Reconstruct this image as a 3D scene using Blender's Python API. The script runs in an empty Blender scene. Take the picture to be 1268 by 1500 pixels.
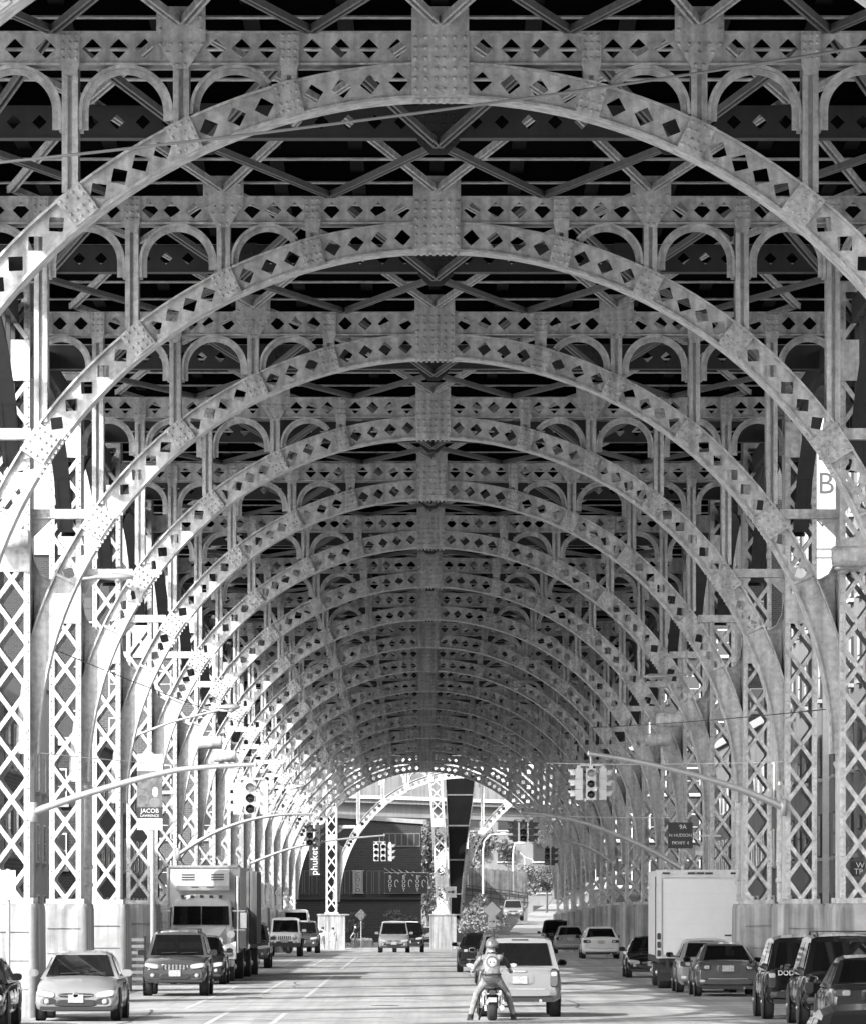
import bpy, bmesh, math, random
from mathutils import Vector, Matrix
random.seed(7)
sc = bpy.context.scene
COL = sc.collection
PI = math.pi
# ------------------------------------------------------------------ camera, sky, sun, exposure
BAY = 17.0                      # metres between two steel arches
FPX = 444.0 * BAY               # focal length in photograph pixels (1268 wide)
ZC = 2.45                       # eye height
VX, VY = 618.0, 1327.0          # principal point in the photograph
cam_d = bpy.data.cameras.new("camera"); cam = bpy.data.objects.new("camera", cam_d); COL.objects.link(cam)
cam.location = (0, 0, ZC); cam.rotation_euler = (PI / 2, 0, 0)
cam_d.sensor_fit = 'HORIZONTAL'; cam_d.sensor_width = 36.0
cam_d.lens = FPX / 1268.0 * 36.0
cam_d.shift_x = (634.0 - VX) / 1268.0
cam_d.shift_y = (VY - 750.0) / 1268.0
cam_d.clip_start = 1.0; cam_d.clip_end = 6000
sc.camera = cam
SUN_EL = math.radians(33.5)
SUN_AZ = math.radians(44.0)     # sunlight travels this far to the right of straight ahead
w = bpy.data.worlds.new("World"); sc.world = w; w.use_nodes = True
nt = w.node_tree; nt.nodes.clear()
sky = nt.nodes.new('ShaderNodeTexSky'); sky.sky_type = 'NISHITA'; sky.sun_disc = False
sky.sun_elevation = SUN_EL; sky.sun_rotation = PI + SUN_AZ
sky.air_density = 1.0; sky.dust_density = 2.5
bw = nt.nodes.new('ShaderNodeRGBToBW'); bg = nt.nodes.new('ShaderNodeBackground'); wo = nt.nodes.new('ShaderNodeOutputWorld')
nt.links.new(sky.outputs[0], bw.inputs[0]); nt.links.new(bw.outputs[0], bg.inputs[0]); nt.links.new(bg.outputs[0], wo.inputs[0])
bg.inputs[1].default_value = 0.15
sl = bpy.data.lights.new("sun", 'SUN'); sl.energy = 2.0; sl.angle = math.radians(0.5); sl.color = (1, 0.995, 0.99)
so = bpy.data.objects.new("sun", sl); COL.objects.link(so); so.location = (-60, -80, 90)
so.rotation_euler = Vector((math.sin(SUN_AZ) * math.cos(SUN_EL), math.cos(SUN_AZ) * math.cos(SUN_EL), -math.sin(SUN_EL))).to_track_quat('-Z', 'Y').to_euler()
sc.view_settings.view_transform = 'Standard'; sc.view_settings.look = 'None'
sc.view_settings.gamma = 1.0; sc.view_settings.use_curve_mapping = False
sc.view_settings.exposure = 2.05
sc.cycles.max_bounces = 10; sc.cycles.diffuse_bounces = 8; sc.cycles.glossy_bounces = 3; sc.cycles.transparent_max_bounces = 12
sc.cycles.caustics_reflective = False; sc.cycles.caustics_refractive = False

# ------------------------------------------------------------------ helpers
def ss(t): t = max(0.0, min(1.0, t)); return t * t * (3 - 2 * t)
def gz(Y): return -0.65 * ss((Y / BAY - 14.0) / 8.0)          # the street dips a little beyond the crossing
def P(px, py, d):                                            # photograph pixel at d bays -> point
    Y = d * BAY; return Vector(((px - VX) / FPX * Y, Y, ZC + (VY - py) / FPX * Y))
def PXM(d): return 444.0 / d
def base_d(py):                                              # how many bays away the street shows at this row
    lo, hi = 2.0, 16.5
    for _ in range(60):
        m = (lo + hi) / 2
        if VY + (ZC - gz(m * BAY)) * PXM(m) > py: lo = m
        else: hi = m
    return lo

def mat(name, v, rough=0.6, metal=0.0, noise=0.0, scale=3.0, bump=0.0, streak=0.0, detail=6.0, coat=0.0, spec=0.5, world=False):
    m = bpy.data.materials.new(name); m.use_nodes = True
    n = m.node_tree.nodes; L = m.node_tree.links; b = n["Principled BSDF"]
    b.inputs['Roughness'].default_value = rough; b.inputs['Metallic'].default_value = metal
    b.inputs['Base Color'].default_value = (v, v, v, 1); b.inputs['Coat Weight'].default_value = coat
    b.inputs['Specular IOR Level'].default_value = spec
    if noise or streak or bump:
        tc = n.new('ShaderNodeNewGeometry' if world else 'ShaderNodeTexCoord'); CO = 'Position' if world else 'Object'
        nz = n.new('ShaderNodeTexNoise'); nz.inputs['Scale'].default_value = scale; nz.inputs['Detail'].default_value = detail
        nz.inputs['Roughness'].default_value = 0.68
        L.new(tc.outputs[CO], nz.inputs['Vector'])
        rp = n.new('ShaderNodeMapRange'); rp.inputs[1].default_value = 0.3; rp.inputs[2].default_value = 0.7
        rp.inputs[3].default_value = v * (1 - noise); rp.inputs[4].default_value = v * (1 + noise * 0.6)
        L.new(nz.outputs[0], rp.inputs[0]); out = rp.outputs[0]
        if streak:
            mp = n.new('ShaderNodeMapping'); mp.inputs['Scale'].default_value = (5.0, 5.0, 0.25)
            L.new(tc.outputs[CO], mp.inputs[0])
            n2 = n.new('ShaderNodeTexNoise'); n2.inputs['Scale'].default_value = 1.0; n2.inputs['Detail'].default_value = 5
            L.new(mp.outputs[0], n2.inputs['Vector'])
            r2 = n.new('ShaderNodeMapRange'); r2.inputs[1].default_value = 0.35; r2.inputs[2].default_value = 0.6
            r2.inputs[3].default_value = 1 - streak; r2.inputs[4].default_value = 1.0
            L.new(n2.outputs[0], r2.inputs[0])
            mu = n.new('ShaderNodeMath'); mu.operation = 'MULTIPLY'; L.new(out, mu.inputs[0]); L.new(r2.outputs[0], mu.inputs[1]); out = mu.outputs[0]
        cb = n.new('ShaderNodeCombineColor')
        for k in range(3): L.new(out, cb.inputs[k])
        L.new(cb.outputs[0], b.inputs['Base Color'])
        if bump:
            bp = n.new('ShaderNodeBump'); bp.inputs['Strength'].default_value = bump; bp.inputs['Distance'].default_value = 0.02
            n3 = n.new('ShaderNodeTexNoise'); n3.inputs['Scale'].default_value = scale * 8; n3.inputs['Detail'].default_value = 4
            L.new(tc.outputs[CO], n3.inputs['Vector']); L.new(n3.outputs[0], bp.inputs['Height']); L.new(bp.outputs[0], b.inputs['Normal'])
    return m

def brickmat(name, c1, c2, cm, scale=1.0):
    m = bpy.data.materials.new(name); m.use_nodes = True
    n = m.node_tree.nodes; L = m.node_tree.links; b = n["Principled BSDF"]; b.inputs['Roughness'].default_value = 0.85
    tc = n.new('ShaderNodeTexCoord'); sp = n.new('ShaderNodeSeparateXYZ'); L.new(tc.outputs['Object'], sp.inputs[0])
    ad = n.new('ShaderNodeMath'); ad.operation = 'ADD'; L.new(sp.outputs[0], ad.inputs[0]); L.new(sp.outputs[1], ad.inputs[1])
    cx = n.new('ShaderNodeCombineXYZ'); L.new(ad.outputs[0], cx.inputs[0]); L.new(sp.outputs[2], cx.inputs[1])
    br = n.new('ShaderNodeTexBrick'); br.inputs['Scale'].default_value = scale
    br.inputs['Color1'].default_value = (c1, c1, c1, 1); br.inputs['Color2'].default_value = (c2, c2, c2, 1); br.inputs['Mortar'].default_value = (cm, cm, cm, 1)
    br.inputs['Brick Width'].default_value = 0.42; br.inputs['Row Height'].default_value = 0.15; br.inputs['Mortar Size'].default_value = 0.02
    L.new(cx.outputs[0], br.inputs[0]); L.new(br.outputs[0], b.inputs['Base Color'])
    return m

M = {}
M['steel'] = mat('painted_steel', 0.56, 0.55, noise=0.40, scale=7.0, streak=0.38, bump=0.4, detail=9.0, world=True)
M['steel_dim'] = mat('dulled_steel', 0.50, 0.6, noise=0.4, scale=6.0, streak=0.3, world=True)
M['steel_beam'] = mat('dark_beam_steel', 0.032, 0.6, noise=0.35, scale=1.5, streak=0.2)  # much darker base colour than the arch steel
M['cross'] = mat('dark_brace_steel', 0.11, 0.6, noise=0.4, scale=5.0)  # darker grey than the arch steel
M['deck'] = mat('soot_and_shade_black', 0.006, 0.9, noise=0.4, scale=0.8, spec=0.1)  # sooty deck; also shade painted onto floor beam webs and the pier web
M['concrete'] = mat('pedestal_concrete', 0.33, 0.85, noise=0.25, scale=1.6, streak=0.55, bump=0.35, world=True)
M['asphalt'] = None
M['kerb'] = mat('kerb_stone', 0.32, 0.8, noise=0.2, scale=2)
M['tar'] = mat('bitumen', 0.05, 0.6)
M['kerbd'] = mat('dark_trim', 0.035, 0.8)
M['flyc'] = mat('flyover_concrete', 0.17, 0.85, noise=0.25, scale=0.5, streak=0.35)
M['walk'] = mat('pavement_concrete', 0.28, 0.85, noise=0.25, scale=0.7)
M['line'] = mat('road_paint', 0.42, 0.7, noise=0.35, scale=2.5)
M['black'] = mat('black_plastic', 0.02, 0.5)
M['rubber'] = mat('tyre_rubber', 0.025, 0.8, noise=0.2, scale=8)
M['chrome'] = mat('chrome', 0.65, 0.18, metal=1.0)
M['rim'] = mat('alloy_rim', 0.42, 0.35, metal=0.8)
M['glass'] = mat('car_glass', 0.006, 0.02, spec=0.5)
M['wglass'] = mat('window_glass', 0.04, 0.08, spec=0.7)
M['lamp'] = mat('lamp_lens', 0.32, 0.1, coat=0.6)
M['tail'] = mat('tail_lens', 0.03, 0.15, coat=0.6)
M['plate'] = mat('plate_enamel', 0.36, 0.4, noise=0.5, scale=22)
M['silver'] = mat('silver_paint', 0.22, 0.36, metal=0.2, noise=0.06, scale=2, coat=0.5)
M['white'] = mat('white_paint', 0.60, 0.4, noise=0.05, scale=2, coat=0.4)
M['grey'] = mat('grey_paint', 0.075, 0.25, metal=0.3, noise=0.06, scale=2, coat=0.6)
M['dark'] = mat('dark_paint', 0.008, 0.12, coat=0.5, spec=0.4)
M['dark2'] = mat('charcoal_paint', 0.022, 0.18, metal=0.2, coat=0.5)
M['boxwhite'] = mat('truck_box_white', 0.56, 0.5, noise=0.16, scale=1.6, streak=0.10)
M['wood'] = mat('weathered_wood', 0.14, 0.85, noise=0.4, scale=2, streak=0.5)
M['alu'] = mat('aluminium_pole', 0.42, 0.4, metal=0.5, noise=0.15, scale=4)
M['sigyellow'] = mat('signal_housing_pale', 0.50, 0.5, noise=0.1, scale=6)
M['sigdark'] = mat('signal_housing_dark', 0.05, 0.5)
M['lens'] = mat('signal_lens_dark', 0.012, 0.2)
M['signdark'] = mat('sign_dark', 0.02, 0.5)
M['signwhite'] = mat('sign_white', 0.6, 0.5, noise=0.08, scale=3)
M['cable'] = mat('cable_jacket', 0.22, 0.6)
M['wire'] = mat('dark_wire', 0.03, 0.6)
M['paleb'] = mat('pale_stucco', 0.42, 0.85, noise=0.12, scale=0.5, streak=0.15)
M['midb'] = mat('grey_stucco', 0.17, 0.85, noise=0.25, scale=0.4, streak=0.2)
M['brick'] = brickmat('brick_wall', 0.06, 0.035, 0.12)
M['brickd'] = brickmat('dark_brick_wall', 0.034, 0.022, 0.055)
M['leaf'] = mat('leaf_green', 0.10, 0.6, noise=0.5, scale=0.6)
M['leaf2'] = mat('leaf_pale', 0.20, 0.6, noise=0.5, scale=0.6)
M['bark'] = mat('bark', 0.09, 0.9, noise=0.4, scale=4)
M['hill'] = mat('hillside_scrub', 0.08, 0.9, noise=0.6, scale=0.15, bump=0.5)
M['skin'] = mat('skin', 0.36, 0.55)
M['denim'] = mat('pale_denim', 0.24, 0.85, noise=0.5, scale=10, bump=0.9)
M['vest'] = mat('grey_vest', 0.23, 0.85, noise=0.55, scale=9, bump=0.9)
M['jeans_dark'] = mat('dark_denim', 0.09, 0.85, noise=0.5, scale=10, bump=0.9)
M['cloth_w'] = mat('white_cotton', 0.72, 0.85, noise=0.1, scale=8)
M['cloth_d'] = mat('dark_cotton', 0.03, 0.85)
M['hair'] = mat('hair', 0.02, 0.6)
M['helmet'] = mat('helmet_shell', 0.10, 0.15, coat=0.8)
M['poster'] = mat('poster_print', 0.10, 0.5, noise=0.5, scale=3)
M['posterg'] = mat('poster_grey', 0.12, 0.5, noise=0.9, scale=6)

def asphalt():
    m = bpy.data.materials.new('worn_asphalt'); m.use_nodes = True
    n = m.node_tree.nodes; L = m.node_tree.links; b = n["Principled BSDF"]; b.inputs['Roughness'].default_value = 0.8
    b.inputs['Specular IOR Level'].default_value = 0.35
    tc = n.new('ShaderNodeTexCoord')
    def nz(scale, det, sx=1, sy=1):
        mp = n.new('ShaderNodeMapping'); mp.inputs['Scale'].default_value = (sx, sy, 1); L.new(tc.outputs['Object'], mp.inputs[0])
        t = n.new('ShaderNodeTexNoise'); t.inputs['Scale'].default_value = scale; t.inputs['Detail'].default_value = det; t.inputs['Roughness'].default_value = 0.7
        L.new(mp.outputs[0], t.inputs['Vector']); return t.outputs[0]
    def rng(o, a, bb, c, d):
        r = n.new('ShaderNodeMapRange'); r.inputs[1].default_value = a; r.inputs[2].default_value = bb; r.inputs[3].default_value = c; r.inputs[4].default_value = d
        L.new(o, r.inputs[0]); return r.outputs[0]
    def mul(a, c):
        q = n.new('ShaderNodeMath'); q.operation = 'MULTIPLY'; L.new(a, q.inputs[0]); L.new(c, q.inputs[1]); return q.outputs[0]
    base = rng(nz(0.35, 8), 0.3, 0.7, 0.20, 0.40)
    lanes = rng(nz(1.0, 4, 1.1, 0.02), 0.35, 0.65, 0.78, 1.15)
    seams = rng(nz(1.0, 3, 0.03, 0.30), 0.42, 0.50, 0.80, 1.0)
    grain = rng(nz(14, 3), 0.3, 0.7, 0.8, 1.15)
    o = mul(mul(mul(base, lanes), seams), grain)
    cb = n.new('ShaderNodeCombineColor')
    for k in range(3): L.new(o, cb.inputs[k])
    L.new(cb.outputs[0], b.inputs['Base Color'])
    bp = n.new('ShaderNodeBump'); bp.inputs['Strength'].default_value = 0.3; bp.inputs['Distance'].default_value = 0.02
    L.new(nz(20, 4), bp.inputs['Height']); L.new(bp.outputs[0], b.inputs['Normal'])
    return m
M['asphalt'] = asphalt()

class MB:
    """collects verts and faces, then builds one mesh"""
    def __init__(s): s.v = []; s.f = []; s.m = []; s.sm = []; s.mats = []
    def mi(s, m):
        if m not in s.mats: s.mats.append(m)
        return s.mats.index(m)
    def add(s, vs, fs, m='steel', smooth=False):
        o = len(s.v); s.v += [tuple(v) for v in vs]; k = s.mi(m)
        for f in fs: s.f.append([o + i for i in f]); s.m.append(k); s.sm.append(smooth)
    def box(s, x0, x1, y0, y1, z0, z1, m='steel'):
        s.add([(x0, y0, z0), (x1, y0, z0), (x1, y1, z0), (x0, y1, z0), (x0, y0, z1), (x1, y0, z1), (x1, y1, z1), (x0, y1, z1)],
              [(0, 3, 2, 1), (4, 5, 6, 7), (0, 1, 5, 4), (1, 2, 6, 5), (2, 3, 7, 6), (3, 0, 4, 7)], m)
    def hexa(s, b, t, m='steel'):                             # 4 bottom points, 4 top points
        s.add(list(b) + list(t), [(0, 3, 2, 1), (4, 5, 6, 7), (0, 1, 5, 4), (1, 2, 6, 5), (2, 3, 7, 6), (3, 0, 4, 7)], m)
    def prism(s, poly, y0, y1, m='steel', axis='y'):          # polygon in (x,z) pushed through y; axis 'x': (y,z) through x; 'z': (x,y) through z
        n = len(poly)
        def c(p, q):
            return (p[0], q, p[1]) if axis == 'y' else (q, p[0], p[1]) if axis == 'x' else (p[0], p[1], q)
        s.add([c(p, y0) for p in poly] + [c(p, y1) for p in poly],
              [tuple(range(n)), tuple(range(2 * n - 1, n - 1, -1))] + [(i, i + n, (i + 1) % n + n, (i + 1) % n) for i in range(n)], m)
    def bar(s, a, b, wd, th, m='steel', up=(0, 0, 1)):
        a = Vector(a); b = Vector(b); d = (b - a).normalized(); u = Vector(up)
        if abs(d.dot(u)) > 0.98: u = Vector((0, 1, 0))
        r = d.cross(u).normalized(); u = r.cross(d).normalized()
        q = [(-1, -1), (1, -1), (1, 1), (-1, 1)]
        s.hexa([a + r * (i * wd / 2) + u * (j * th / 2) for i, j in q], [b + r * (i * wd / 2) + u * (j * th / 2) for i, j in q], m)
    def tube(s, pts, rad, m='steel', n=8, caps=True, smooth=True):
        pts = [Vector(p) for p in pts]; R = rad if isinstance(rad, (list, tuple)) else [rad] * len(pts)
        vs = []; fs = []; ref = None
        for i, p in enumerate(pts):
            t = (pts[min(i + 1, len(pts) - 1)] - pts[max(i - 1, 0)]).normalized()
            if ref is None: ref = Vector((0, 0, 1)) if abs(t.z) < 0.9 else Vector((1, 0, 0))
            a = t.cross(ref).normalized(); ref = a.cross(t).normalized()
            for k in range(n):
                an = 2 * PI * k / n; vs.append(p + a * (math.cos(an) * R[i]) + ref * (math.sin(an) * R[i]))
        for i in range(len(pts) - 1):
            for k in range(n): fs.append((i * n + k, i * n + (k + 1) % n, (i + 1) * n + (k + 1) % n, (i + 1) * n + k))
        s.add(vs, fs, m, smooth)
        if caps:
            o = (len(pts) - 1) * n
            s.add(vs[:n], [tuple(range(n))[::-1]], m); s.add(vs[o:], [tuple(range(n))], m)
    def lathe(s, prof, c=(0, 0, 0), axis='z', n=16, m='steel', smooth=True):   # prof: (r, h)
        vs = []; fs = []
        for r, h in prof:
            for k in range(n):
                a = 2 * PI * k / n; x, y = r * math.cos(a), r * math.sin(a)
                p = (x, y, h) if axis == 'z' else (h, x, y) if axis == 'x' else (x, h, y)
                vs.append((p[0] + c[0], p[1] + c[1], p[2] + c[2]))
        for i in range(len(prof) - 1):
            for k in range(n): fs.append((i * n + k, i * n + (k + 1) % n, (i + 1) * n + (k + 1) % n, (i + 1) * n + k))
        s.add(vs, fs, m, smooth)
        s.add(vs[:n], [tuple(range(n))[::-1]], m); s.add(vs[-n:], [tuple(range(n))], m)
    def pad(s, cx, cz, wd, ht, y, dep, m, e=3.0, n=16, tilt=0.0, rot=0.0, inner=0.82):   # rounded plate facing along y, pushed out by dep
        vs = []
        for sc_, yy in ((1.0, y), (1.0, y + dep * 0.6), (inner, y + dep)):
            for k in range(n):
                a = 2 * PI * k / n + 1e-4; ca, sa = math.cos(a), math.sin(a)
                x = abs(ca) ** (2 / e) * (1 if ca > 0 else -1) * wd / 2 * sc_; z = abs(sa) ** (2 / e) * (1 if sa > 0 else -1) * ht / 2 * sc_
                x, z = x * math.cos(rot) - z * math.sin(rot), x * math.sin(rot) + z * math.cos(rot)
                vs.append((cx + x, yy + tilt * z, cz + z))
        fs = [tuple(range(n)), tuple(range(2 * n, 3 * n))[::-1]]
        for i in range(2):
            for k in range(n): fs.append((i * n + k, i * n + (k + 1) % n, (i + 1) * n + (k + 1) % n, (i + 1) * n + k))
        s.add(vs, fs, m)
    def mesh(s, name, fix=True):
        me = bpy.data.meshes.new(name); me.from_pydata(s.v, [], s.f)
        for k in s.mats: me.materials.append(M[k] if isinstance(k, str) else k)
        me.polygons.foreach_set('material_index', s.m); me.polygons.foreach_set('use_smooth', s.sm)
        if fix and len(s.f) < 60000:
            bm = bmesh.new(); bm.from_mesh(me); bmesh.ops.recalc_face_normals(bm, faces=bm.faces); bm.to_mesh(me); bm.free()
        me.update(); return me
    def obj(s, name, parent=None, **k): return link(name, s.mesh(name), parent, **k)

def link(name, me, parent=None, loc=None, rot=None, kind=None, label=None):
    o = bpy.data.objects.new(name, me); COL.objects.link(o)
    if parent: o.parent = parent
    if loc is not None: o.location = loc
    if rot is not None: o.rotation_euler = rot
    if kind: o['kind'] = kind
    if label: o['label'] = label
    return o
def thing(name, label, cat, loc=(0, 0, 0), rot=(0, 0, 0), group=None):
    o = link(name, None, None, loc, rot); o['label'] = label; o['category'] = cat
    if group: o['group'] = group
    o.empty_display_size = 0.2
    return o
def tag(o, label, cat, group=None):
    o['label'] = label; o['category'] = cat
    if group: o['group'] = group
    return o
def textmesh(s, size, m, ext=0.006, vertical=False, align='CENTER'):
    if vertical: s = "\n".join(s)
    cu = bpy.data.curves.new('lettering', 'FONT'); cu.body = s; cu.size = size; cu.extrude = ext; cu.align_x = align; cu.align_y = 'CENTER'
    cu.resolution_u = 3; cu.space_line = 0.85 if vertical else 1.0
    o = bpy.data.objects.new('tmp', cu); COL.objects.link(o)
    dg = bpy.context.evaluated_depsgraph_get(); me = bpy.data.meshes.new_from_object(o.evaluated_get(dg)); bpy.data.objects.remove(o)
    me.materials.clear(); me.materials.append(M[m]); me.name = 'lettering'
    return me
def lettering(s, size, m, parent, loc, rot=(PI / 2, 0, 0), **k): return link('lettering', textmesh(s, size, m, **k), parent, loc, rot)

# ------------------------------------------------------------------ ground
mb = MB(); ys = [-80, 0, 60] + [100 + 8 * i for i in range(41)] + [500, 700, 1200, 3000]; xs = [-900, -200, -40, -12, 0, 12, 40, 200, 900]
mb.add([(x, y, gz(y)) for y in ys for x in xs], [(j * 9 + i, j * 9 + i + 1, (j + 1) * 9 + i + 1, (j + 1) * 9 + i) for j in range(len(ys) - 1) for i in range(8)], 'asphalt')
mb.obj('street', kind='structure')
for sx in (-1, 1):
    mb = MB()
    n = 40; yy = [-40 + 370 / n * k for k in range(n + 1)]
    for k in range(n):
        a, b = yy[k], yy[k + 1]; za, zb = gz(a), gz(b); x0, x1 = sorted((sx * 12.3, sx * 12.5)); x2, x3 = sorted((sx * 12.502, sx * 40))
        mb.hexa([(x0, a, za - .1), (x1, a, za - .1), (x1, b, zb - .1), (x0, b, zb - .1)], [(x0, a, za + .14), (x1, a, za + .14), (x1, b, zb + .14), (x0, b, zb + .14)], 'kerb')
        mb.hexa([(x2, a, za - .1), (x3, a, za - .1), (x3, b, zb - .1), (x2, b, zb - .1)], [(x2, a, za + .135), (x3, a, za + .135), (x3, b, zb + .135), (x2, b, zb + .135)], 'walk')
    mb.obj('pavement', kind='structure')
# painted lane dashes
for lx, d0, d1 in ((-3.1, 7.9, 10.6), (-3.1, 11.7, 14.4), (-4.45, 8.3, 10.0), (-4.45, 11.7, 13.9), (-5.6, 7.2, 9.2), (-5.6, 12.2, 13.7), (-3.1, 5.4, 6.9), (-4.45, 5.6, 7.0)):
    mb = MB(); wl = 0.06; n = 6; ysl = [(d0 + (d1 - d0) * k / n) * BAY for k in range(n + 1)]
    mb.add([(lx + q * wl, y, gz(y) + .004) for y in ysl for q in (-1, 1)], [(2 * k, 2 * k + 1, 2 * k + 3, 2 * k + 2) for k in range(n)], 'line')
    mb.obj('lane_line', kind='structure')
rc = random.Random(11)
mb = MB()
for k in range(26):
    x = rc.uniform(-7.5, 7.5); y = rc.uniform(100, 210); along = rc.random() < .45; n = rc.randint(5, 10); w0 = rc.uniform(.015, .035); pts = []
    for q in range(n + 1):
        pts.append((x, y)); 
        if along: y += rc.uniform(1.0, 3.0); x += rc.uniform(-.18, .18)
        else: x += rc.uniform(.2, .5); y += rc.uniform(-1.2, 1.2)
    vs = []
    for px, py in pts:
        dx, dy = (w0, 0) if along else (0, w0 * 6); vs += [(px - dx, py - dy, gz(py) + .003), (px + dx, py + dy, gz(py) + .003)]
    mb.add(vs, [(2 * q, 2 * q + 1, 2 * q + 3, 2 * q + 2) for q in range(n)], 'tar')
mb.obj('tar_seam', kind='structure')
for x, y, lab in ((-4.6, 137, 'round iron manhole cover beside the painted lane dashes'), (-.9, 126, 'round iron manhole cover in the sunlit lane ahead of the motorcycle'), (4.4, 150, 'round iron manhole cover in the shaded lane')):
    mb = MB(); mb.lathe([(.36, .0), (.36, .006), (.33, .010), (.05, .011)], (0, 0, 0), 'z', 20, 'tar'); tag(mb.obj('manhole_cover', None, loc=(x, y, gz(y))), lab, 'manhole cover')
# crossing stop line far off and patches of newer paving
mb = MB(); y0 = 15.2 * BAY; mb.add([(-8.2, y0, gz(y0) + .004), (5.5, y0, gz(y0) + .004), (5.5, y0 + .5, gz(y0 + .5) + .004), (-8.2, y0 + .5, gz(y0 + .5) + .004)], [(0, 1, 2, 3)], 'line'); mb.obj('stop_line', kind='structure')

# ------------------------------------------------------------------ the steel arches
XC = 0.28                                                     # axis of the viaduct
SLOPE = 0.2095                                                # fall per bay
def z0(d): return ZC - SLOPE * d
RC, R0 = 4.76, 9.0                                            # centre height and mean radius of the ribs
XI, XO = 8.9, 9.7                                             # column faces
CH0, CH1 = 14.02, 14.48                                       # top chord
def web(mb, f, segs, v0, v1, y0, y1, hd=0.158, m='steel', hy=1.0):
    """plate between v0 and v1 with rounded diamond holes; segs = (u0, u1, holes)"""
    vm = (v0 + v1) / 2; cut = 0.035
    for u0, u1, n in segs:
        if n == 0:
            k = max(1, int(abs(u1 - u0) / 0.4)); us = [u0 + (u1 - u0) * i / k for i in range(k + 1)]
            for y in (y0, y1):
                vs = []
                for u in us:
                    for v in (v0, v1): x, z = f(u, v); vs.append((x, y, z))
                mb.add(vs, [(2 * i, 2 * i + 1, 2 * i + 3, 2 * i + 2) for i in range(k)], m)
            continue
        for c in range(n):
            a = u0 + (u1 - u0) * c / n; b = u0 + (u1 - u0) * (c + 1) / n; um = (a + b) / 2
            C = [(b, v1), (a, v1), (a, v0), (b, v0)]
            Mi = [(b, vm), (um, v1), (a, vm), (um, v0)]
            D = [(1, 0), (0, 1), (-1, 0), (0, -1)]; inn = []
            for k in range(4):
                dx, dy = D[k]; px, py = D[(k + 3) % 4]; nx, ny = D[(k + 1) % 4]
                inn.append((um + dx * (hd - cut) + px * cut, vm + (dy * (hd - cut) + py * cut) * hy))
                inn.append((um + dx * hd, vm + dy * hd * hy * 0.985))
                inn.append((um + dx * (hd - cut) + nx * cut, vm + (dy * (hd - cut) + ny * cut) * hy))
            pts = C + Mi + inn; fs = []
            for k in range(4):
                ia, ip, ib = 8 + 3 * k, 9 + 3 * k, 10 + 3 * k; ja = 8 + 3 * ((k + 1) % 4); k2 = (k + 1) % 4
                fs += [(4 + k, ia, ip), (4 + k, ip, ib), (4 + k, ib, k), (ib, ja, k), (k, ja, 4 + k2)]
            q = [f(u, v) for u, v in pts]
            for y in (y0, y1): mb.add([(x, y, z) for x, z in q], fs, m)
            ring = [q[8 + i] for i in range(12)]
            mb.add([(x, y0, z) for x, z in ring] + [(x, y1, z) for x, z in ring], [(i, (i + 1) % 12, 12 + (i + 1) % 12, 12 + i) for i in range(12)], m)
def sweep(mb, f, u0, u1, n, v0, v1, y0, y1, m='steel'):
    vs = []; fs = []
    for i in range(n + 1):
        u = u0 + (u1 - u0) * i / n
        for v, y in ((v0, y0), (v1, y0), (v1, y1), (v0, y1)): x, z = f(u, v); vs.append((x, y, z))
    for i in range(n):
        for k in range(4): fs.append((4 * i + k, 4 * i + (k + 1) % 4, 4 * i + 4 + (k + 1) % 4, 4 * i + 4 + k))
    fs += [(0, 1, 2, 3), (4 * n, 4 * n + 1, 4 * n + 2, 4 * n + 3)]
    mb.add(vs, fs, m)
def rivet(mb, x, y, z, r=0.03, m='steel'):
    vs = []; n = 6; r *= 1.25
    for rr, h in ((r, 0.0), (r * 0.62, -r * 0.95)):
        for k in range(n): a = 2 * PI * k / n; vs.append((x + rr * math.cos(a), y + h, z + rr * math.sin(a)))
    mb.add(vs, [(k, (k + 1) % n, n + (k + 1) % n, n + k) for k in range(n)] + [tuple(range(n, 2 * n))], m, True)

def arcf(s):
    def f(u, v): t = u / R0; r = R0 + v; return (s * r * math.sin(t), RC + r * math.cos(t))
    return f
def linf(s): return lambda u, v: (s * u, v)
UN = [2.36, 4.09, 6.04, 8.72]; UCAP = 10.15; UEND = R0 * PI / 2
HALF = 0.235
def rib_mesh(s):
    mb = MB(); f = arcf(s)
    segs = [(0, .42, 0), (.42, 2.19, 4), (2.19, 2.53, 0), (2.53, 3.90, 3), (3.90, 4.28, 0), (4.28, 5.84, 4), (5.84, 6.26, 0), (6.26, 8.45, 5), (8.45, 9.02, 0), (9.02, UCAP, 4), (UCAP, UEND, 0)]
    web(mb, f, segs, -HALF, HALF, -.22, -.19)
    sweep(mb, f, 0, UEND, 44, -HALF - .045, -HALF, -.30, .30); sweep(mb, f, 0, UCAP + 1.6, 38, HALF, HALF + .04, -.30, .30)
    sweep(mb, f, UCAP - .03, UCAP + .03, 1, -HALF, HALF, -.29, -.222)
    return mb.mesh('arch_rib')
def chord_mesh(s):
    mb = MB(); f = linf(s)
    segs = [(0, .44, 0), (.44, 2.19, 4), (2.19, 2.47, 0), (2.47, 3.66, 3), (3.66, 4.36, 0), (4.36, 5.58, 3), (5.58, 5.86, 0), (5.86, 7.29, 3), (7.29, 7.57, 0), (7.57, 8.5, 2), (8.5, XI, 0)]
    web(mb, f, segs, CH0, CH1, -.22, -.19)
    for z in (CH0 - .03, CH1): x0, x1 = sorted((0, s * XI)); mb.box(x0, x1, -.28, .28, z, z + .03)
    x0, x1 = sorted((s * 8.42, s * 8.5)); mb.box(x0, x1, -.262, -.222, CH0, CH1)
    return mb.mesh('top_chord')
def plate_mesh(poly, y=-.335, th=.03, name='gusset_plate'):
    mb = MB(); mb.prism(poly, y, y + th); return mb.mesh(name)
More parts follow.
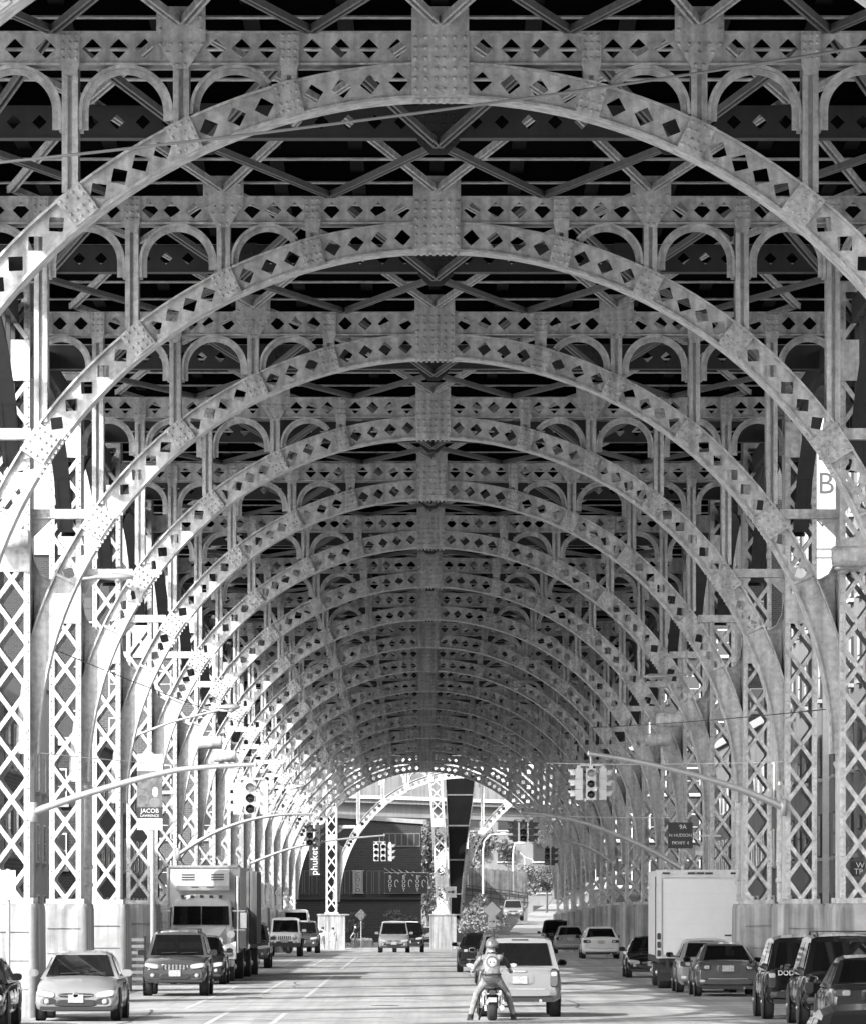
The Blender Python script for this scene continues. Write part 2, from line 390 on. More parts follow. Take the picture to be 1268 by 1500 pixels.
ME_RIB = {s: rib_mesh(s) for s in (-1, 1)}
ME_CHORD = {s: chord_mesh(s) for s in (-1, 1)}
ME_KEY = plate_mesh([(-.44, 13.52), (.44, 13.52), (.44, 14.86), (.30, 14.88), (-.30, 14.88), (-.44, 14.86)])
ME_HEX = plate_mesh([(-.11, 13.92), (.11, 13.92), (.38, 14.36), (.38, 14.88), (-.38, 14.88), (-.38, 14.36)])
ME_SMALL = plate_mesh([(-.10, 13.82), (.10, 13.82), (.15, 13.98), (.15, 14.50), (-.15, 14.50), (-.15, 13.98)])
def splice_mesh(s, u, wd):
    mb = MB(); sweep(mb, arcf(s), u - wd, u + wd, 2, -HALF - .01, HALF + .045, -.335, -.302); return mb.mesh('splice_plate')
SPL = [(UN[0], .19), (UN[1], .21), (UN[2], .23), (UN[3], .30)]
ME_SPL = {(s, i): splice_mesh(s, *SPL[i]) for s in (-1, 1) for i in range(4)}
POSTX = [2.33, 4.0, 5.72, 7.43]
def post_mesh(x):
    mb = MB(); zb = RC + math.sqrt((R0 + HALF + .03) ** 2 - (x - .02) ** 2) - .05; zt = CH0 - .02
    if zt - zb < .1: zb = zt - .1
    for a, b in ((-.125, -.035), (.035, .125)): mb.box(a, b, -.27, -.22, zb, zt)
    mb.box(-.035, .035, -.19, .19, zb, zt); mb.box(-.125, -.035, .22, .26, zb, zt); mb.box(.035, .125, .22, .26, zb, zt)
    mb.box(-.045, -.035, -.22, .22, zb, zt); mb.box(.035, .045, -.22, .22, zb, zt)
    return mb.mesh('post')
ME_POST = [post_mesh(x) for x in POSTX]
def hoop_mesh(xa, xb, s):
    """semicircle between two posts, cut where it meets the rib"""
    cx = (xa + xb) / 2; R = (xb - xa) / 2 - .15; cz = CH0 - .035 - R; mb = MB(); pts = []
    def free(x, z): return math.hypot(x, z - RC) > R0 + HALF + .05
    path = [(cx + R, cz - .28 + .07 * k) for k in range(4)] + [(cx + R * math.cos(PI * k / 24), cz + R * math.sin(PI * k / 24)) for k in range(25)] + [(cx - R, cz - .07 * k) for k in range(1, 5)]
    path = [p for p in path if free(*p) and p[0] < XI + .05]
    if len(path) < 3: return None
    cl = lambda p, k: (cx + (p[0] - cx) * k, cz + (p[1] - cz) * k) if p[1] > cz else (p[0] + (k - 1) * R * (1 if p[0] > cx else -1), p[1])
    def strip(k0, k1, y0, y1):
        vs = []
        for p in path:
            for k, y in ((k0, y0), (k1, y0), (k1, y1), (k0, y1)): x, z = cl(p, k); vs.append((s * x, y, z))
        n = len(path) - 1
        mb.add(vs, [(4 * i + a, 4 * i + (a + 1) % 4, 4 * i + 4 + (a + 1) % 4, 4 * i + 4 + a) for i in range(n) for a in range(4)] + [(0, 1, 2, 3), (4 * n, 4 * n + 1, 4 * n + 2, 4 * n + 3)])
    strip(1 - .035 / R, 1 + .02 / R, -.24, .24); strip(1 - .13 / R, 1 - .036 / R, -.16, -.12)
    return mb.mesh('hoop')
HP = [(2.33, 4.0), (4.0, 5.72), (5.72, 7.43), (7.43, 9.05)]
ME_HOOP = {(s, i): hoop_mesh(HP[i][0], HP[i][1], s) for s in (-1, 1) for i in range(4)}
def rivets_mesh():
    mb = MB()
    for x in (-.38, -.22, -.06, .06, .22, .38):
        for z in (13.60, 13.77, 13.92, 14.08, 14.24, 14.40): rivet(mb, x, -.336, z)
    for s in (-1, 1):
        for dx, z in [(-.32, 14.30), (-.16, 14.30), (0, 14.30), (.16, 14.30), (.32, 14.30), (-.20, 14.17), (0, 14.17), (.20, 14.17), (-.06, 13.98), (.06, 13.98), (-.32, 14.52), (.32, 14.52), (-.3, 14.72), (.3, 14.72)]: rivet(mb, s * 4.0 + dx, -.336, z, .026)
        for px in (2.33, 5.72, 7.43):
            for dx in (-.1, 0, .1):
                for z in (14.08, 14.2, 14.32, 14.44): rivet(mb, s * px + dx, -.336, z, .024)
        f = arcf(s)
        for u, wd in SPL:
            for du in (-.75, -.25, .25, .75):
                for v in (-.17, -.05, .09, .21):
                    if (du, v) != (.25, .09): x, z = f(u + du * wd, v); rivet(mb, x, -.336, z, .026)
        for k in range(10): x, z = f(UN[3] - .5 + .11 * k, -HALF - .045); mb.box(x - .03, x + .03, -.29, -.2, z - .07, z)
        for k in range(64):
            z = 1.2 + k * .215
            rivet(mb, s * (XI + .045), -.633, z, .02); rivet(mb, s * (XO - .045), -.633, z, .02)
    for k in range(8): mb.box(-.40 + .114 * k - .025, -.40 + .114 * k + .025, -.29, -.15, 13.40, 13.47)
    return mb.mesh('rivet')
ME_RIVET = rivets_mesh()
def gusset_mesh(s):
    """curved web that fills the corner between rib and column"""
    pts = []
    for k in range(13):
        u = UCAP + (UEND - UCAP) * k / 12; x, z = arcf(1)(u, 0.0); pts.append((x, z))
    top = [(XI, 9.35), (XI - .06, 9.0), (XI - .2, 8.72), (XI - .42, 8.60), (XI - .62, 8.62)]
    poly = [(s * x, z) for x, z in top + pts + [(XI - .10, 4.55), (XI, 4.35)]]
    mb = MB(); mb.prism(poly, -.03, .03)
    tp = top[:5]
    for (xa, za), (xb, zb) in zip(tp, tp[1:]): mb.hexa([(s * xa, -.14, za - .02), (s * xb, -.14, zb - .02), (s * xb, .14, zb - .02), (s * xa, .14, za - .02)], [(s * xa, -.14, za + .02), (s * xb, -.14, zb + .02), (s * xb, .14, zb + .02), (s * xa, .14, za + .02)])
    return mb.mesh('corner_gusset')
ME_GUS = {s: gusset_mesh(s) for s in (-1, 1)}
def strut_mesh(s):
    mb = MB(); x0, x1 = sorted((s * 7.62, s * XI)); mb.box(x0, x1, -.2, -.06, 9.98, 10.16); mb.box(x0, x1, -.26, 0, 9.95, 9.979)
    mb.prism([(s * XI, 9.94), (s * (XI - .45), 9.94), (s * XI, 9.5)], -.15, -.11); return mb.mesh('strut')
ME_STRUT = {s: strut_mesh(s) for s in (-1, 1)}
MOD = 0.97; ZTOP = 15.2
def bar_mesh(s, up):
    mb = MB(); a = .335; h = MOD / 2 - .03
    y = -.62 if up else -.641
    mb.bar((-a, y, -h if up else h), (a, y, h if up else -h), .095, .018, up=(0, 1, 0)) if False else None
    d = Vector((2 * a, 0, 2 * h if up else -2 * h)).normalized(); n = Vector((-d.z, 0, d.x)) * .05
    A = Vector((-a, 0, -h if up else h)); B = -A
    mb.prism([((A + n).x, (A + n).z), ((B + n).x, (B + n).z), ((B - n).x, (B - n).z), ((A - n).x, (A - n).z)], y - .009, y + .009)
    return mb.mesh('lattice_bar')
ME_BAR = [bar_mesh(1, True), bar_mesh(1, False)]
def modules(zbase):                                           # centres of the lattice panels of a column, solid plates left out
    out = []; z = 12.95 - MOD / 2
    while z > zbase - .2:
        out.append(z); z -= MOD
    z = 13.85 + MOD / 2
    while z < ZTOP - .3: out.append(z); z += MOD
    return [q for q in out if not (8.72 < q < 9.55)]
def lattice_mesh(zbase, front):
    mb = MB(); a = .335; h = MOD / 2 - .03
    for q in modules(zbase):
        for up in (True, False):
            d = Vector((2 * a, 0, 2 * h if up else -2 * h)).normalized(); n = Vector((-d.z, 0, d.x)) * .05
            A = Vector((-a, 0, -h if up else h)); B = -A; sy = (-1 if front else 1); y = sy * (.62 if up else .641); y0, y1 = y - .009, y + .009
            mb.prism([((A + n).x, (A + n).z + q), ((B + n).x, (B + n).z + q), ((B - n).x, (B - n).z + q), ((A - n).x, (A - n).z + q)], y0, y1)
    return mb.mesh('lattice')
def column_mesh(zbase):
    mb = MB(); hw = .4
    for sx in (-1, 1):
        for sy in (-1, 1):
            a, b = sorted((sx * hw, sx * (hw - .13))); c, d = sorted((sy * .6, sy * .63)); mb.box(a, b, c, d, zbase, ZTOP)
        a, b = sorted((sx * (hw - .025), sx * (hw - .001))); mb.box(a, b, -.599, .599, zbase, ZTOP)
    for z, h in ((12.95, .9), (8.75, .75), (ZTOP - .3, .3)):
        for c, d in ((-.655, -.632), (.632, .655)): mb.box(-hw, hw, c, d, z, z + h)
    mb.box(-hw - .08, hw + .08, -.70, .70, zbase, zbase + .12)
    return mb.mesh('column')
def bent(d, xc, label, sides=(-1, 1), single=False, group='riveted steel arches of the viaduct', dz=0.0):
    Y = d * BAY
    r = thing('steel_arch', label, 'steel arch', (xc, Y, z0(d) + dz), group=group)
    if not single: link('keystone_plate', ME_KEY, r)
    link('rivet', ME_RIVET, r, kind='stuff') if not single else None
    zb = 2.5 + gz(Y) * (1 if d > 14 else 0) - (z0(d) + dz)
    cm = column_mesh(zb); rl = lattice_mesh(zb, False); fl = lattice_mesh(zb, True) if (d > 11.5 or d < 5) else None
    for s in sides:
        link('arch_rib', ME_RIB[s], r); link('top_chord', ME_CHORD[s], r); link('corner_gusset', ME_GUS[s], r); link('strut', ME_STRUT[s], r)
        for i in range(4): link('splice_plate', ME_SPL[(s, i)], r)
        link('gusset_plate', ME_HEX, r, (s * 4.0, 0, 0))
        for i, x in enumerate(POSTX):
            link('post', ME_POST[i], r, (s * x, 0, 0))
            if i != 1: link('gusset_plate', ME_SMALL, r, (s * x, 0, 0))
        for i in range(4):
            if ME_HOOP[(s, i)]: link('hoop', ME_HOOP[(s, i)], r)
        c = link('column', cm, r, (s * (XI + XO) / 2, 0, 0))
        link('rear_lattice', rl, c, kind='stuff')
        if fl: link('front_lattice', fl, c, kind='stuff')
        else:
            for q in modules(zb):
                for k in (0, 1): link('lattice_bar', ME_BAR[k], c, (0, 0, q))
    return r
ORD = ['nearest', 'second', 'third', 'fourth', 'fifth', 'sixth', 'seventh', 'eighth', 'ninth', 'tenth', 'eleventh', 'twelfth', 'thirteenth', 'fourteenth', 'fifteenth', 'sixteenth', 'seventeenth']
bent(3.7, XC, 'riveted steel arch overhead between the camera and the top of the view')
for i in range(17):
    lab = 'grey riveted steel arch over the street, ' + ('its crown at the top of the view' if i == 0 else 'farthest of the full-width row' if i == 16 else f'{ORD[i]} one away from the camera')
    bent(4.7 + i, XC, lab)
# the far portal where the viaduct forks: two half arches on a shared middle pier
DE = 21.4
bent(DE, 2.94, 'far half arch springing from the pier beside the two walkers', sides=(-1,), single=True, group='far half arches at the fork')
bent(DE + .35, 11.75, 'far half arch springing from the middle pier of the fork', sides=(-1,), single=True, group='far half arches at the fork')

dd = DE + .35; fork = [o for o in COL.objects if o.name.startswith('steel_arch')][-1]; mb = MB()
LQ = lambda x, y: (P(x, y, dd).x - 11.75, P(x, y, dd).z - z0(dd))
mb.prism([LQ(x, y) for x, y in ((652, 1136), (696, 1136), (691, 1180), (683, 1235), (677, 1290), (673, 1346), (659, 1346), (657, 1240))], -.80, -.72, 'deck'); mb.obj('pier_web', fork)  # steel web coloured black to paint in the shade on it
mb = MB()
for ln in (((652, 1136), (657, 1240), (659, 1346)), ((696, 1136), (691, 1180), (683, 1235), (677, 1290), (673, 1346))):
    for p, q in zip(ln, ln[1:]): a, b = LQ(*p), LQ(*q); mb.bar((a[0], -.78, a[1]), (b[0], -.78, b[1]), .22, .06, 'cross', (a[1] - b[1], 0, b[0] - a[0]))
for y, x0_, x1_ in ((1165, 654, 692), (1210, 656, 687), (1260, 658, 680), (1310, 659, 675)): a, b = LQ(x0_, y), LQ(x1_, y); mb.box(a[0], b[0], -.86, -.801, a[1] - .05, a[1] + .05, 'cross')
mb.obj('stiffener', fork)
mb = MB()
def legx(f, side): return (629 + 13 * f if side == 0 else 646 + 12 * f, 1136 + 211 * f)
for side in (0, 1):
    a, b = LQ(*legx(0, side)), LQ(*legx(1, side)); mb.bar((a[0], -.86, a[1]), (b[0], -.86, b[1]), .05, .17, 'steel', (1, 0, 0)); mb.bar((a[0], .5, a[1]), (b[0], .5, b[1]), .05, .17, 'steel', (1, 0, 0))
for z0_, z1_ in ((.30, .36), (.70, .78)):
    q = [LQ(*legx(z0_, 0)), LQ(*legx(z0_, 1)), LQ(*legx(z1_, 1)), LQ(*legx(z1_, 0))]; mb.prism(q, -.90, -.885, 'steel')
leg = mb.obj('leaning_leg', fork)
nl = 12
for k in range(nl):
    f0, f1 = k / nl, (k + 1) / nl
    if .26 < f0 < .34 or .68 < f0 < .74: continue
    for p, q in ((legx(f0, 0), legx(f1, 1)), (legx(f0, 1), legx(f1, 0))):
        a, b = LQ(*p), LQ(*q); mb = MB(); mb.bar((a[0], -.87 if p[0] < q[0] else -.885, a[1]), (b[0], -.87 if p[0] < q[0] else -.885, b[1]), .012, .09, 'steel', (a[1] - b[1], 0, b[0] - a[0])); mb.obj('lattice_bar', leg)
# concrete pedestals
def pedestal_mesh(zt, zg):
    mb = MB(); W, D, r = .62, 1.35, .24; n = 5; ring = []
    for cx, cy, a0 in ((W - r, D - r, 0), (-W + r, D - r, PI / 2), (-W + r, -D + r, PI), (W - r, -D + r, 1.5 * PI)):
        for k in range(n + 1): a = a0 + PI / 2 * k / n; ring.append((cx + r * math.cos(a), cy + r * math.sin(a)))
    N = len(ring); lev = [(zg - .2, 1.03), (zt - .16, 1.0), (zt - .10, .985), (zt - .03, .97), (zt, .93)]; vs = []; fs = []
    for z, k in lev:
        for x, y in ring: vs.append((x * k, y * k, z))
    for i in range(len(lev) - 1):
        for k in range(N): fs.append((i * N + k, i * N + (k + 1) % N, (i + 1) * N + (k + 1) % N, (i + 1) * N + k))
    mb.add(vs, fs, 'concrete', True); mb.add(vs[-N:], [tuple(range(N))], 'concrete')
    # form-board seams on the road face and the front
    for z in (.62, 1.25, 1.88): mb.box(-.40, .40, -1.395, -1.35, z, z + .012, 'concrete')
    return mb
for i in range(-1, 17):
    d = 4.7 + i; Y = d * BAY; me = None
    for s in (-1, 1):
        if me is None: me = pedestal_mesh(2.5 + (gz(Y) if d > 14 else 0), gz(Y)).mesh('concrete_pedestal')
        o = link('concrete_pedestal', me, None, (XC + s * 9.3, Y, 0))
        which = 'nearest' if i <= 0 else ORD[i]
        tag(o, f'{"pale sunlit" if s < 0 else "streaked shaded"} concrete pedestal under the {which} steel arch{" before the view" if i == -1 else ""}, {"oncoming" if s < 0 else "kerb"} side', 'pedestal', 'concrete pedestals under the columns')
for px, d, lab in ((2.94 - 9.3, DE, 'far concrete pedestal with dark side beside the two walkers'), (10.75 - 9.25, DE + .35, 'far concrete pedestal of the middle pier at the fork')):
    Y = d * BAY; mb = MB(); zt = 2.5 + gz(Y)
    mb.hexa([(-.95, -1.2, gz(Y) - .2), (.95, -1.2, gz(Y) - .2), (.95, 1.2, gz(Y) - .2), (-.95, 1.2, gz(Y) - .2)], [(-.95, -1.2, zt - .1), (.95, -1.2, zt - .1), (.95, 1.2, zt - .1), (-.95, 1.2, zt - .1)], 'concrete')
    mb.box(-1.02, 1.25, -1.28, 1.28, zt - .1, zt, 'concrete')
    tag(mb.obj('concrete_pedestal', None, loc=(px, Y, 0)), lab, 'pedestal', 'concrete pedestals under the columns')

# ------------------------------------------------------------------ the deck
deck = thing('viaduct_deck', 'dark riveted viaduct deck with cross beams carried on the steel arches', 'viaduct deck', (XC, 0, ZC), (-math.atan(SLOPE / BAY), 0, 0))
YD0, YD1 = 2.9 * BAY, 21.0 * BAY
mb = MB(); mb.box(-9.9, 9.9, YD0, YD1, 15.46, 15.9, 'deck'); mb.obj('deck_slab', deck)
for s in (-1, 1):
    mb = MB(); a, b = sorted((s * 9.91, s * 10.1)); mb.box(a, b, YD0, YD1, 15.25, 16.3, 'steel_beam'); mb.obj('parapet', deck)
mb = MB(); mb.box(-9.8, 9.8, -.10, .10, 14.93, 14.955, 'steel'); mb.box(-9.8, 9.8, -.012, .012, 14.956, 15.459, 'deck'); me = mb.mesh('floor_beam')  # pale flange, black web: light from below put into the colours
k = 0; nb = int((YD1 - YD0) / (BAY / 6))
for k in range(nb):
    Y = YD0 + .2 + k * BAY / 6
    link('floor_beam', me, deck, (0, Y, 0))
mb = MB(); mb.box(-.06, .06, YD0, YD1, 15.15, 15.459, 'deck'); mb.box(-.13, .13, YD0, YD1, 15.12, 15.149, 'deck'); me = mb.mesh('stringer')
for x in (-7.6, -6, -4.5, -3, -1.5, 0, 1.5, 3, 4.5, 6, 7.6): link('stringer', me, deck, (x, 0, 0))
# cross girders with diamond holes midway between the arches
def mid_mesh():
    mb = MB()
    for s in (-1, 1):
        f = linf(s); segs = [(0, .4, 0), (.4, 3.6, 7), (3.6, 4.4, 0), (4.4, 8.4, 9), (8.4, 9.3, 0)]
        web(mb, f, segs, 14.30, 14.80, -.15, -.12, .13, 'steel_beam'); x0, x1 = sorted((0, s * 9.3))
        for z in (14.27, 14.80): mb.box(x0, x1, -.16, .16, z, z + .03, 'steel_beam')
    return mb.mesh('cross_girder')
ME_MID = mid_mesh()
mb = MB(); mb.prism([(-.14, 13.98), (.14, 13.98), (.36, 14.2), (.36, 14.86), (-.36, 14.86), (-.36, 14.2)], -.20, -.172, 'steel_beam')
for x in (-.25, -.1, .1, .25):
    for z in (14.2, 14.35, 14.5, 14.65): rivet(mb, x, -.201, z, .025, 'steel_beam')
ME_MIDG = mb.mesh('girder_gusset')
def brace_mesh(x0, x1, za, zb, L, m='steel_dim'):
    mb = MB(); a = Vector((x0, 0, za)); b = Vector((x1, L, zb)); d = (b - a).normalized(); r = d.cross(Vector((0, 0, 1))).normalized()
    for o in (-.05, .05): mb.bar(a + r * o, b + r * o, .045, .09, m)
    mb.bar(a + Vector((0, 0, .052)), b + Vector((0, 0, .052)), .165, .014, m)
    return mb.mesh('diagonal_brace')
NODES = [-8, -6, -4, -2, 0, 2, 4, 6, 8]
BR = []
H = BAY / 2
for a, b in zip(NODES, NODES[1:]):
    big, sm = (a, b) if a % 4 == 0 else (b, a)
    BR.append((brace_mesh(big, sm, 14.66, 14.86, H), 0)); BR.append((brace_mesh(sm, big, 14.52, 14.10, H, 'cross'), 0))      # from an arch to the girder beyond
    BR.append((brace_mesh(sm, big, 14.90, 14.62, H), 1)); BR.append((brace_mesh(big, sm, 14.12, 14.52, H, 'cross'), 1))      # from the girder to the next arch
def far_braces(i0, i1):
    mb = MB()
    for i in range(i0, i1):
        for me, half in BR:
            o = (4.7 + i) * BAY + half * H
            vs = [(v.co.x, v.co.y + o, v.co.z) for v in me.vertices]; mb.add(vs, [list(p.vertices) for p in me.polygons], 'steel')
    return mb.mesh('far_brace')
for i in range(-1, 16):
    Y = (4.7 + i) * BAY
    link('cross_girder', ME_MID, deck, (0, Y + H, 0))
    for x in (-4, 0, 4): link('girder_gusset', ME_MIDG, deck, (x, Y + H, 0))
    if i < 8:
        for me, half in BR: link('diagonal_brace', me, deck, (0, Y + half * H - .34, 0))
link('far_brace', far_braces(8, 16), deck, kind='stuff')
# longitudinal arched trusses between the columns
def truss_mesh():
    mb = MB(); L = BAY - 1.3
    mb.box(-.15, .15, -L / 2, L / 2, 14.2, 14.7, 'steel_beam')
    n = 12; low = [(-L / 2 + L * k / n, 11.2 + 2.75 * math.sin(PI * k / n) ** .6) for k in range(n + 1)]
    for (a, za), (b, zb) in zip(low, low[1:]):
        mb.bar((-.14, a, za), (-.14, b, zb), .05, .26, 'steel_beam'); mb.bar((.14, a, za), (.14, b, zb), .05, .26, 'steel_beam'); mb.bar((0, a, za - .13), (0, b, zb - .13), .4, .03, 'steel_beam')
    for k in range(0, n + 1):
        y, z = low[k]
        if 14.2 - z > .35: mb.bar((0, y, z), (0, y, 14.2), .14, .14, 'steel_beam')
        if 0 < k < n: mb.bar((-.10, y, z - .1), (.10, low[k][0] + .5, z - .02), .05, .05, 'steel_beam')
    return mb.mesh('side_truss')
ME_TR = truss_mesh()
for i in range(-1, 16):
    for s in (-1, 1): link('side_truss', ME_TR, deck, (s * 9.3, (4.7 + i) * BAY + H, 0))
# ------------------------------------------------------------------ buildings
def building(name, label, x0, x1, Y0, Y1, h, m, faces='y', cols=4, rows=3, group=None, roof='flat', winm='wglass', parapet=True, z_g=None, wsize=(1.1, 1.7), first=3.6, step=3.4, frame='signwhite'):
    zg = gz(Y0) if z_g is None else z_g
    b = thing(name, label, 'building', ((x0 + x1) / 2, (Y0 + Y1) / 2, zg), group=group)
    hx, hy = (x1 - x0) / 2, (Y1 - Y0) / 2
    mb = MB(); mb.box(-hx, hx, -hy, hy, -.3, h, m); mb.obj('wall', b)
    if parapet:
        mb = MB(); mb.box(-hx - .2, hx + .2, -hy - .2, hy + .2, h + .002, h + .45, 'kerb'); mb.obj('roof', b)
    ww, wh = wsize
    mf = MB(); mf.box(-ww / 2 - .09, ww / 2 + .09, -.08, .0, -.09, wh + .09, frame); fm = mf.mesh('window')
    mp = MB(); mp.box(-ww / 2, ww / 2, -.105, -.081, 0, wh * .49, winm); mp.box(-ww / 2, ww / 2, -.105, -.081, wh * .52, wh, winm); pm = mp.mesh('pane')
    ms = MB(); ms.box(-ww / 2 - .2, ww / 2 + .2, -.2, -.001, -.24, -.091, 'kerb'); smm = ms.mesh('sill')
    def put(loc, rz):
        f = link('window', fm, b, loc, (0, 0, rz)); link('pane', pm, f); link('sill', smm, f)
    for r in range(rows):
        z = first + r * step - 2.4
        if z + wh > h - .3: break
        if 'y' in faces:
            for c in range(cols): put((-hx + 2 * hx * (c + .5) / cols, -hy, z), 0)
        n = max(1, int(2 * hy / 4))
        if '+' in faces:
            for c in range(n): put((hx, -hy + 2 * hy * (c + .5) / n, z), PI / 2)
        if '-' in faces:
            for c in range(n): put((-hx, -hy + 2 * hy * (c + .5) / n, z), -PI / 2)
    return b
building('brick_building', 'long brick building behind the sunlit columns nearest the silver sedan', -30, -16.5, 150, 215, 10.5, 'brick', 'y+', 3, 3)
building('stucco_building', 'pale stucco building behind the columns above the delivery truck', -34, -18.5, 225, 262, 13, 'paleb', 'y+', 4, 3)
building('brick_building', 'dark brick warehouse behind the far sunlit columns', -36, -17.0, 272, 330, 11, 'brickd', 'y+', 4, 3)
building('stucco_building', 'low pale shed at the edge of the view behind the nearest sunlit columns', -24, -14.2, 126, 142, 5.2, 'midb', 'y', 3, 1)
building('stucco_building', 'tall grey building behind the letter B hoarding beyond the shaded columns', 17.2, 32, 196, 240, 22, 'midb', 'y-', 4, 6, frame='kerbd')
building('brick_building', 'brick garage behind the shaded columns by the box truck', 16.4, 30, 150, 186, 8.5, 'brickd', 'y-', 3, 2)
building('stucco_building', 'grey stucco store behind the far shaded columns', 18.0, 34, 250, 318, 12, 'midb', 'y-', 4, 3)
building('brick_building', 'low brick shop at the edge of the view beside the nearest shaded columns', 14.6, 24, 124, 140, 6.0, 'brick', 'y-', 3, 1)
building('apartment_building', 'tall brick apartment block far behind the sunlit columns', -62, -24, 395, 425, 30, 'brickd', 'y+', 10, 13, wsize=(1.2, 1.7), frame='kerbd')
building('apartment_building', 'dark apartment block nearer the street behind the far sunlit columns', -23.6, -10.6, 372, 400, 21, 'brick', 'y+', 4, 12, wsize=(1.1, 1.8))
building('apartment_building', 'wide pale apartment slab rising beyond the concrete flyover', -12, 34, 560, 580, 25, 'midb', 'y', 12, 7, wsize=(1.6, 1.8), frame='kerbd')
building('apartment_building', 'tall grey apartment block far behind the shaded columns', 24, 62, 400, 430, 44, 'brick', 'y-', 9, 13, wsize=(1.2, 1.7))
building('apartment_building', 'dark apartment block nearer the street behind the far shaded columns', 13.6, 23.6, 380, 410, 38, 'brickd', 'y-', 4, 11, wsize=(1.1, 1.8))
# sign with the letter B on the white building
sg = thing('letter_sign', 'tall white hoarding with a large dark letter B between the shaded columns', 'sign', (15.05, 192, 0))
mb = MB(); mb.box(-.75, .75, -.1, .1, 14.6, 22.5, 'signwhite'); mb.obj('sign_board', sg)
mb = MB(); mb.box(-.12, .12, .11, .3, 0, 22, 'alu'); mb.obj('post', sg)
lettering('B', 1.15, 'tar', sg, (-.02, -.11, 18.15)); lettering('E', 1.15, 'tar', sg, (-.1, -.11, 19.4)); lettering('NA', .6, 'signdark', sg, (-.1, -.11, 16.75))
mb = MB(); mb.box(-.6, .6, -.13, -.101, 15.7, 15.78, 'midb'); mb.box(-.6, .3, -.13, -.101, 15.4, 15.46, 'midb'); mb.obj('rule', sg)

# far brick building with banners
DB = 25.5
pl = P(432, 1345, DB); pr = P(617, 1345, DB); top = P(500, 1198, DB).z
b = thing('brick_building', 'dark brick building with banners seen through the far fork', 'building', (0, DB * BAY, 0))
x0, x1 = pl.x, pr.x; yb = 0; zg = gz(DB * BAY)
mb = MB(); mb.hexa([(x0, 0, zg - .3), (x1, 0, zg - .3), (x1, 14, zg - .3), (x0, 14, zg - .3)], [(x0, 0, top + .25), (x1, 0, top - .55), (x1, 14, top - .55), (x0, 14, top + .25)], 'brickd'); mb.obj('wall', b)
mb = MB(); mb.hexa([(x0 - .2, -.2, top + .252), (x1 + .2, -.2, top - .548), (x1 + .2, 14, top - .548), (x0 - .2, 14, top + .252)], [(x0 - .2, -.2, top + .6), (x1 + .2, -.2, top - .2), (x1 + .2, 14, top - .2), (x0 - .2, 14, top + .6)], 'kerb'); mb.obj('roof', b)
s = 1 / PXM(DB)
for px in range(566, 616, 9):
    q = P(px, 1230, DB); mf = MB(); mf.box(-.27, .27, -.08, 0, -.62, .55, 'midb'); f = mf.obj('window', b, loc=(q.x, 0, q.z)); mp = MB(); mp.box(-.2, .2, -.1, -.081, -.5, .45, 'black'); mp.obj('pane', f)
for px in [498, 509, 541, 551, 560] + [440, 450, 461]:
    q = P(px, 1293, DB); mf = MB(); mf.box(-.24, .24, -.08, 0, -1.0, 1.0, 'cross'); f = mf.obj('window', b, loc=(q.x, 0, q.z)); mp = MB(); mp.box(-.17, .17, -.1, -.081, -.95, .95, 'black'); mp.obj('pane', f)
mb = MB(); q = P(585, 1317, DB); mb.box(x0, x1, -.25, -.001, q.z - .06, q.z + .06, 'kerbd'); mb.obj('ledge', b)
def banner(px0, px1, py0, py1, d, m, label, yoff=-.3, name='banner'):
    a = P(px0, py1, d); c = P(px1, py0, d)
    t = thing(name, label, 'banner', ((a.x + c.x) / 2, d * BAY + yoff, a.z)); mb = MB(); wd, h = c.x - a.x, c.z - a.z
    mb.box(-wd / 2, wd / 2, -.04, .04, 0, h, m); mb.obj('cloth', t)
    mb = MB()
    for z in (.0, h): mb.tube([(-wd / 2 - .08, 0, z), (wd / 2 + .08, 0, z)], .035, 'alu', 6)
    mb.obj('rod', t); return t, wd, h
t, wd, h = banner(517, 532, 1276, 1309, DB, 'concrete', 'grey banner lettered downwards on the far dark brick wall')
for k, ch in enumerate('COVO'): lettering(ch, .5, 'signdark', t, (0, -.05, h - .32 - k * h / 4.3))
t, wd, h = banner(564, 626, 1279, 1309, DB, 'signdark', 'wide black banner with pale lettering under the slanting awning rods')
for j in range(3):
    for k, ch in enumerate('BODY'): lettering(ch, .42, 'signwhite', t, (-wd / 2 + wd * (j * 2 + .75) / 6.2, -.05, h - .36 - k * .36))
    mb = MB(); mb.tube([(math.cos(a) * .14, 0, math.sin(a) * .2 + (.2 if a < PI else .0)) for a in [k * .5 for k in range(10)]], .03, 'signwhite', 5)
    mb.obj('emblem', t, loc=(-wd / 2 + wd * (j * 2 + 1.7) / 6.2, -.06, h * .42))
mb = MB()
for k in range(6): a = P(563 + k * 10.5, 1272 + k * 1.2, DB); mb.tube([(a.x, DB * BAY - .05, a.z), (a.x + .65, DB * BAY - .4, a.z - .45)], .03, 'alu', 5)
tag(mb.obj('awning_frame'), 'slanting pale rods above the wide black banner', 'awning frame')
t = thing('shop_sign', 'narrow dark sign with pale lettering reading upwards by the far columns', 'sign', (0, 0, 0))
a = P(453, 1283, 20.5); c = P(468, 1240, 20.5); mb = MB(); mb.box(a.x, c.x, 20.5 * BAY - .06, 20.5 * BAY + .06, a.z, c.z, 'signdark'); mb.box(a.x - .6, a.x, 20.5 * BAY - .04, 20.5 * BAY + .04, c.z - .3, c.z - .2, 'alu'); mb.obj('sign_board', t)
q = P(461, 1262, 20.5); lettering('phuket', .68, 'signwhite', t, (q.x, 20.5 * BAY - .07, q.z), (PI / 2, -PI / 2, 0))
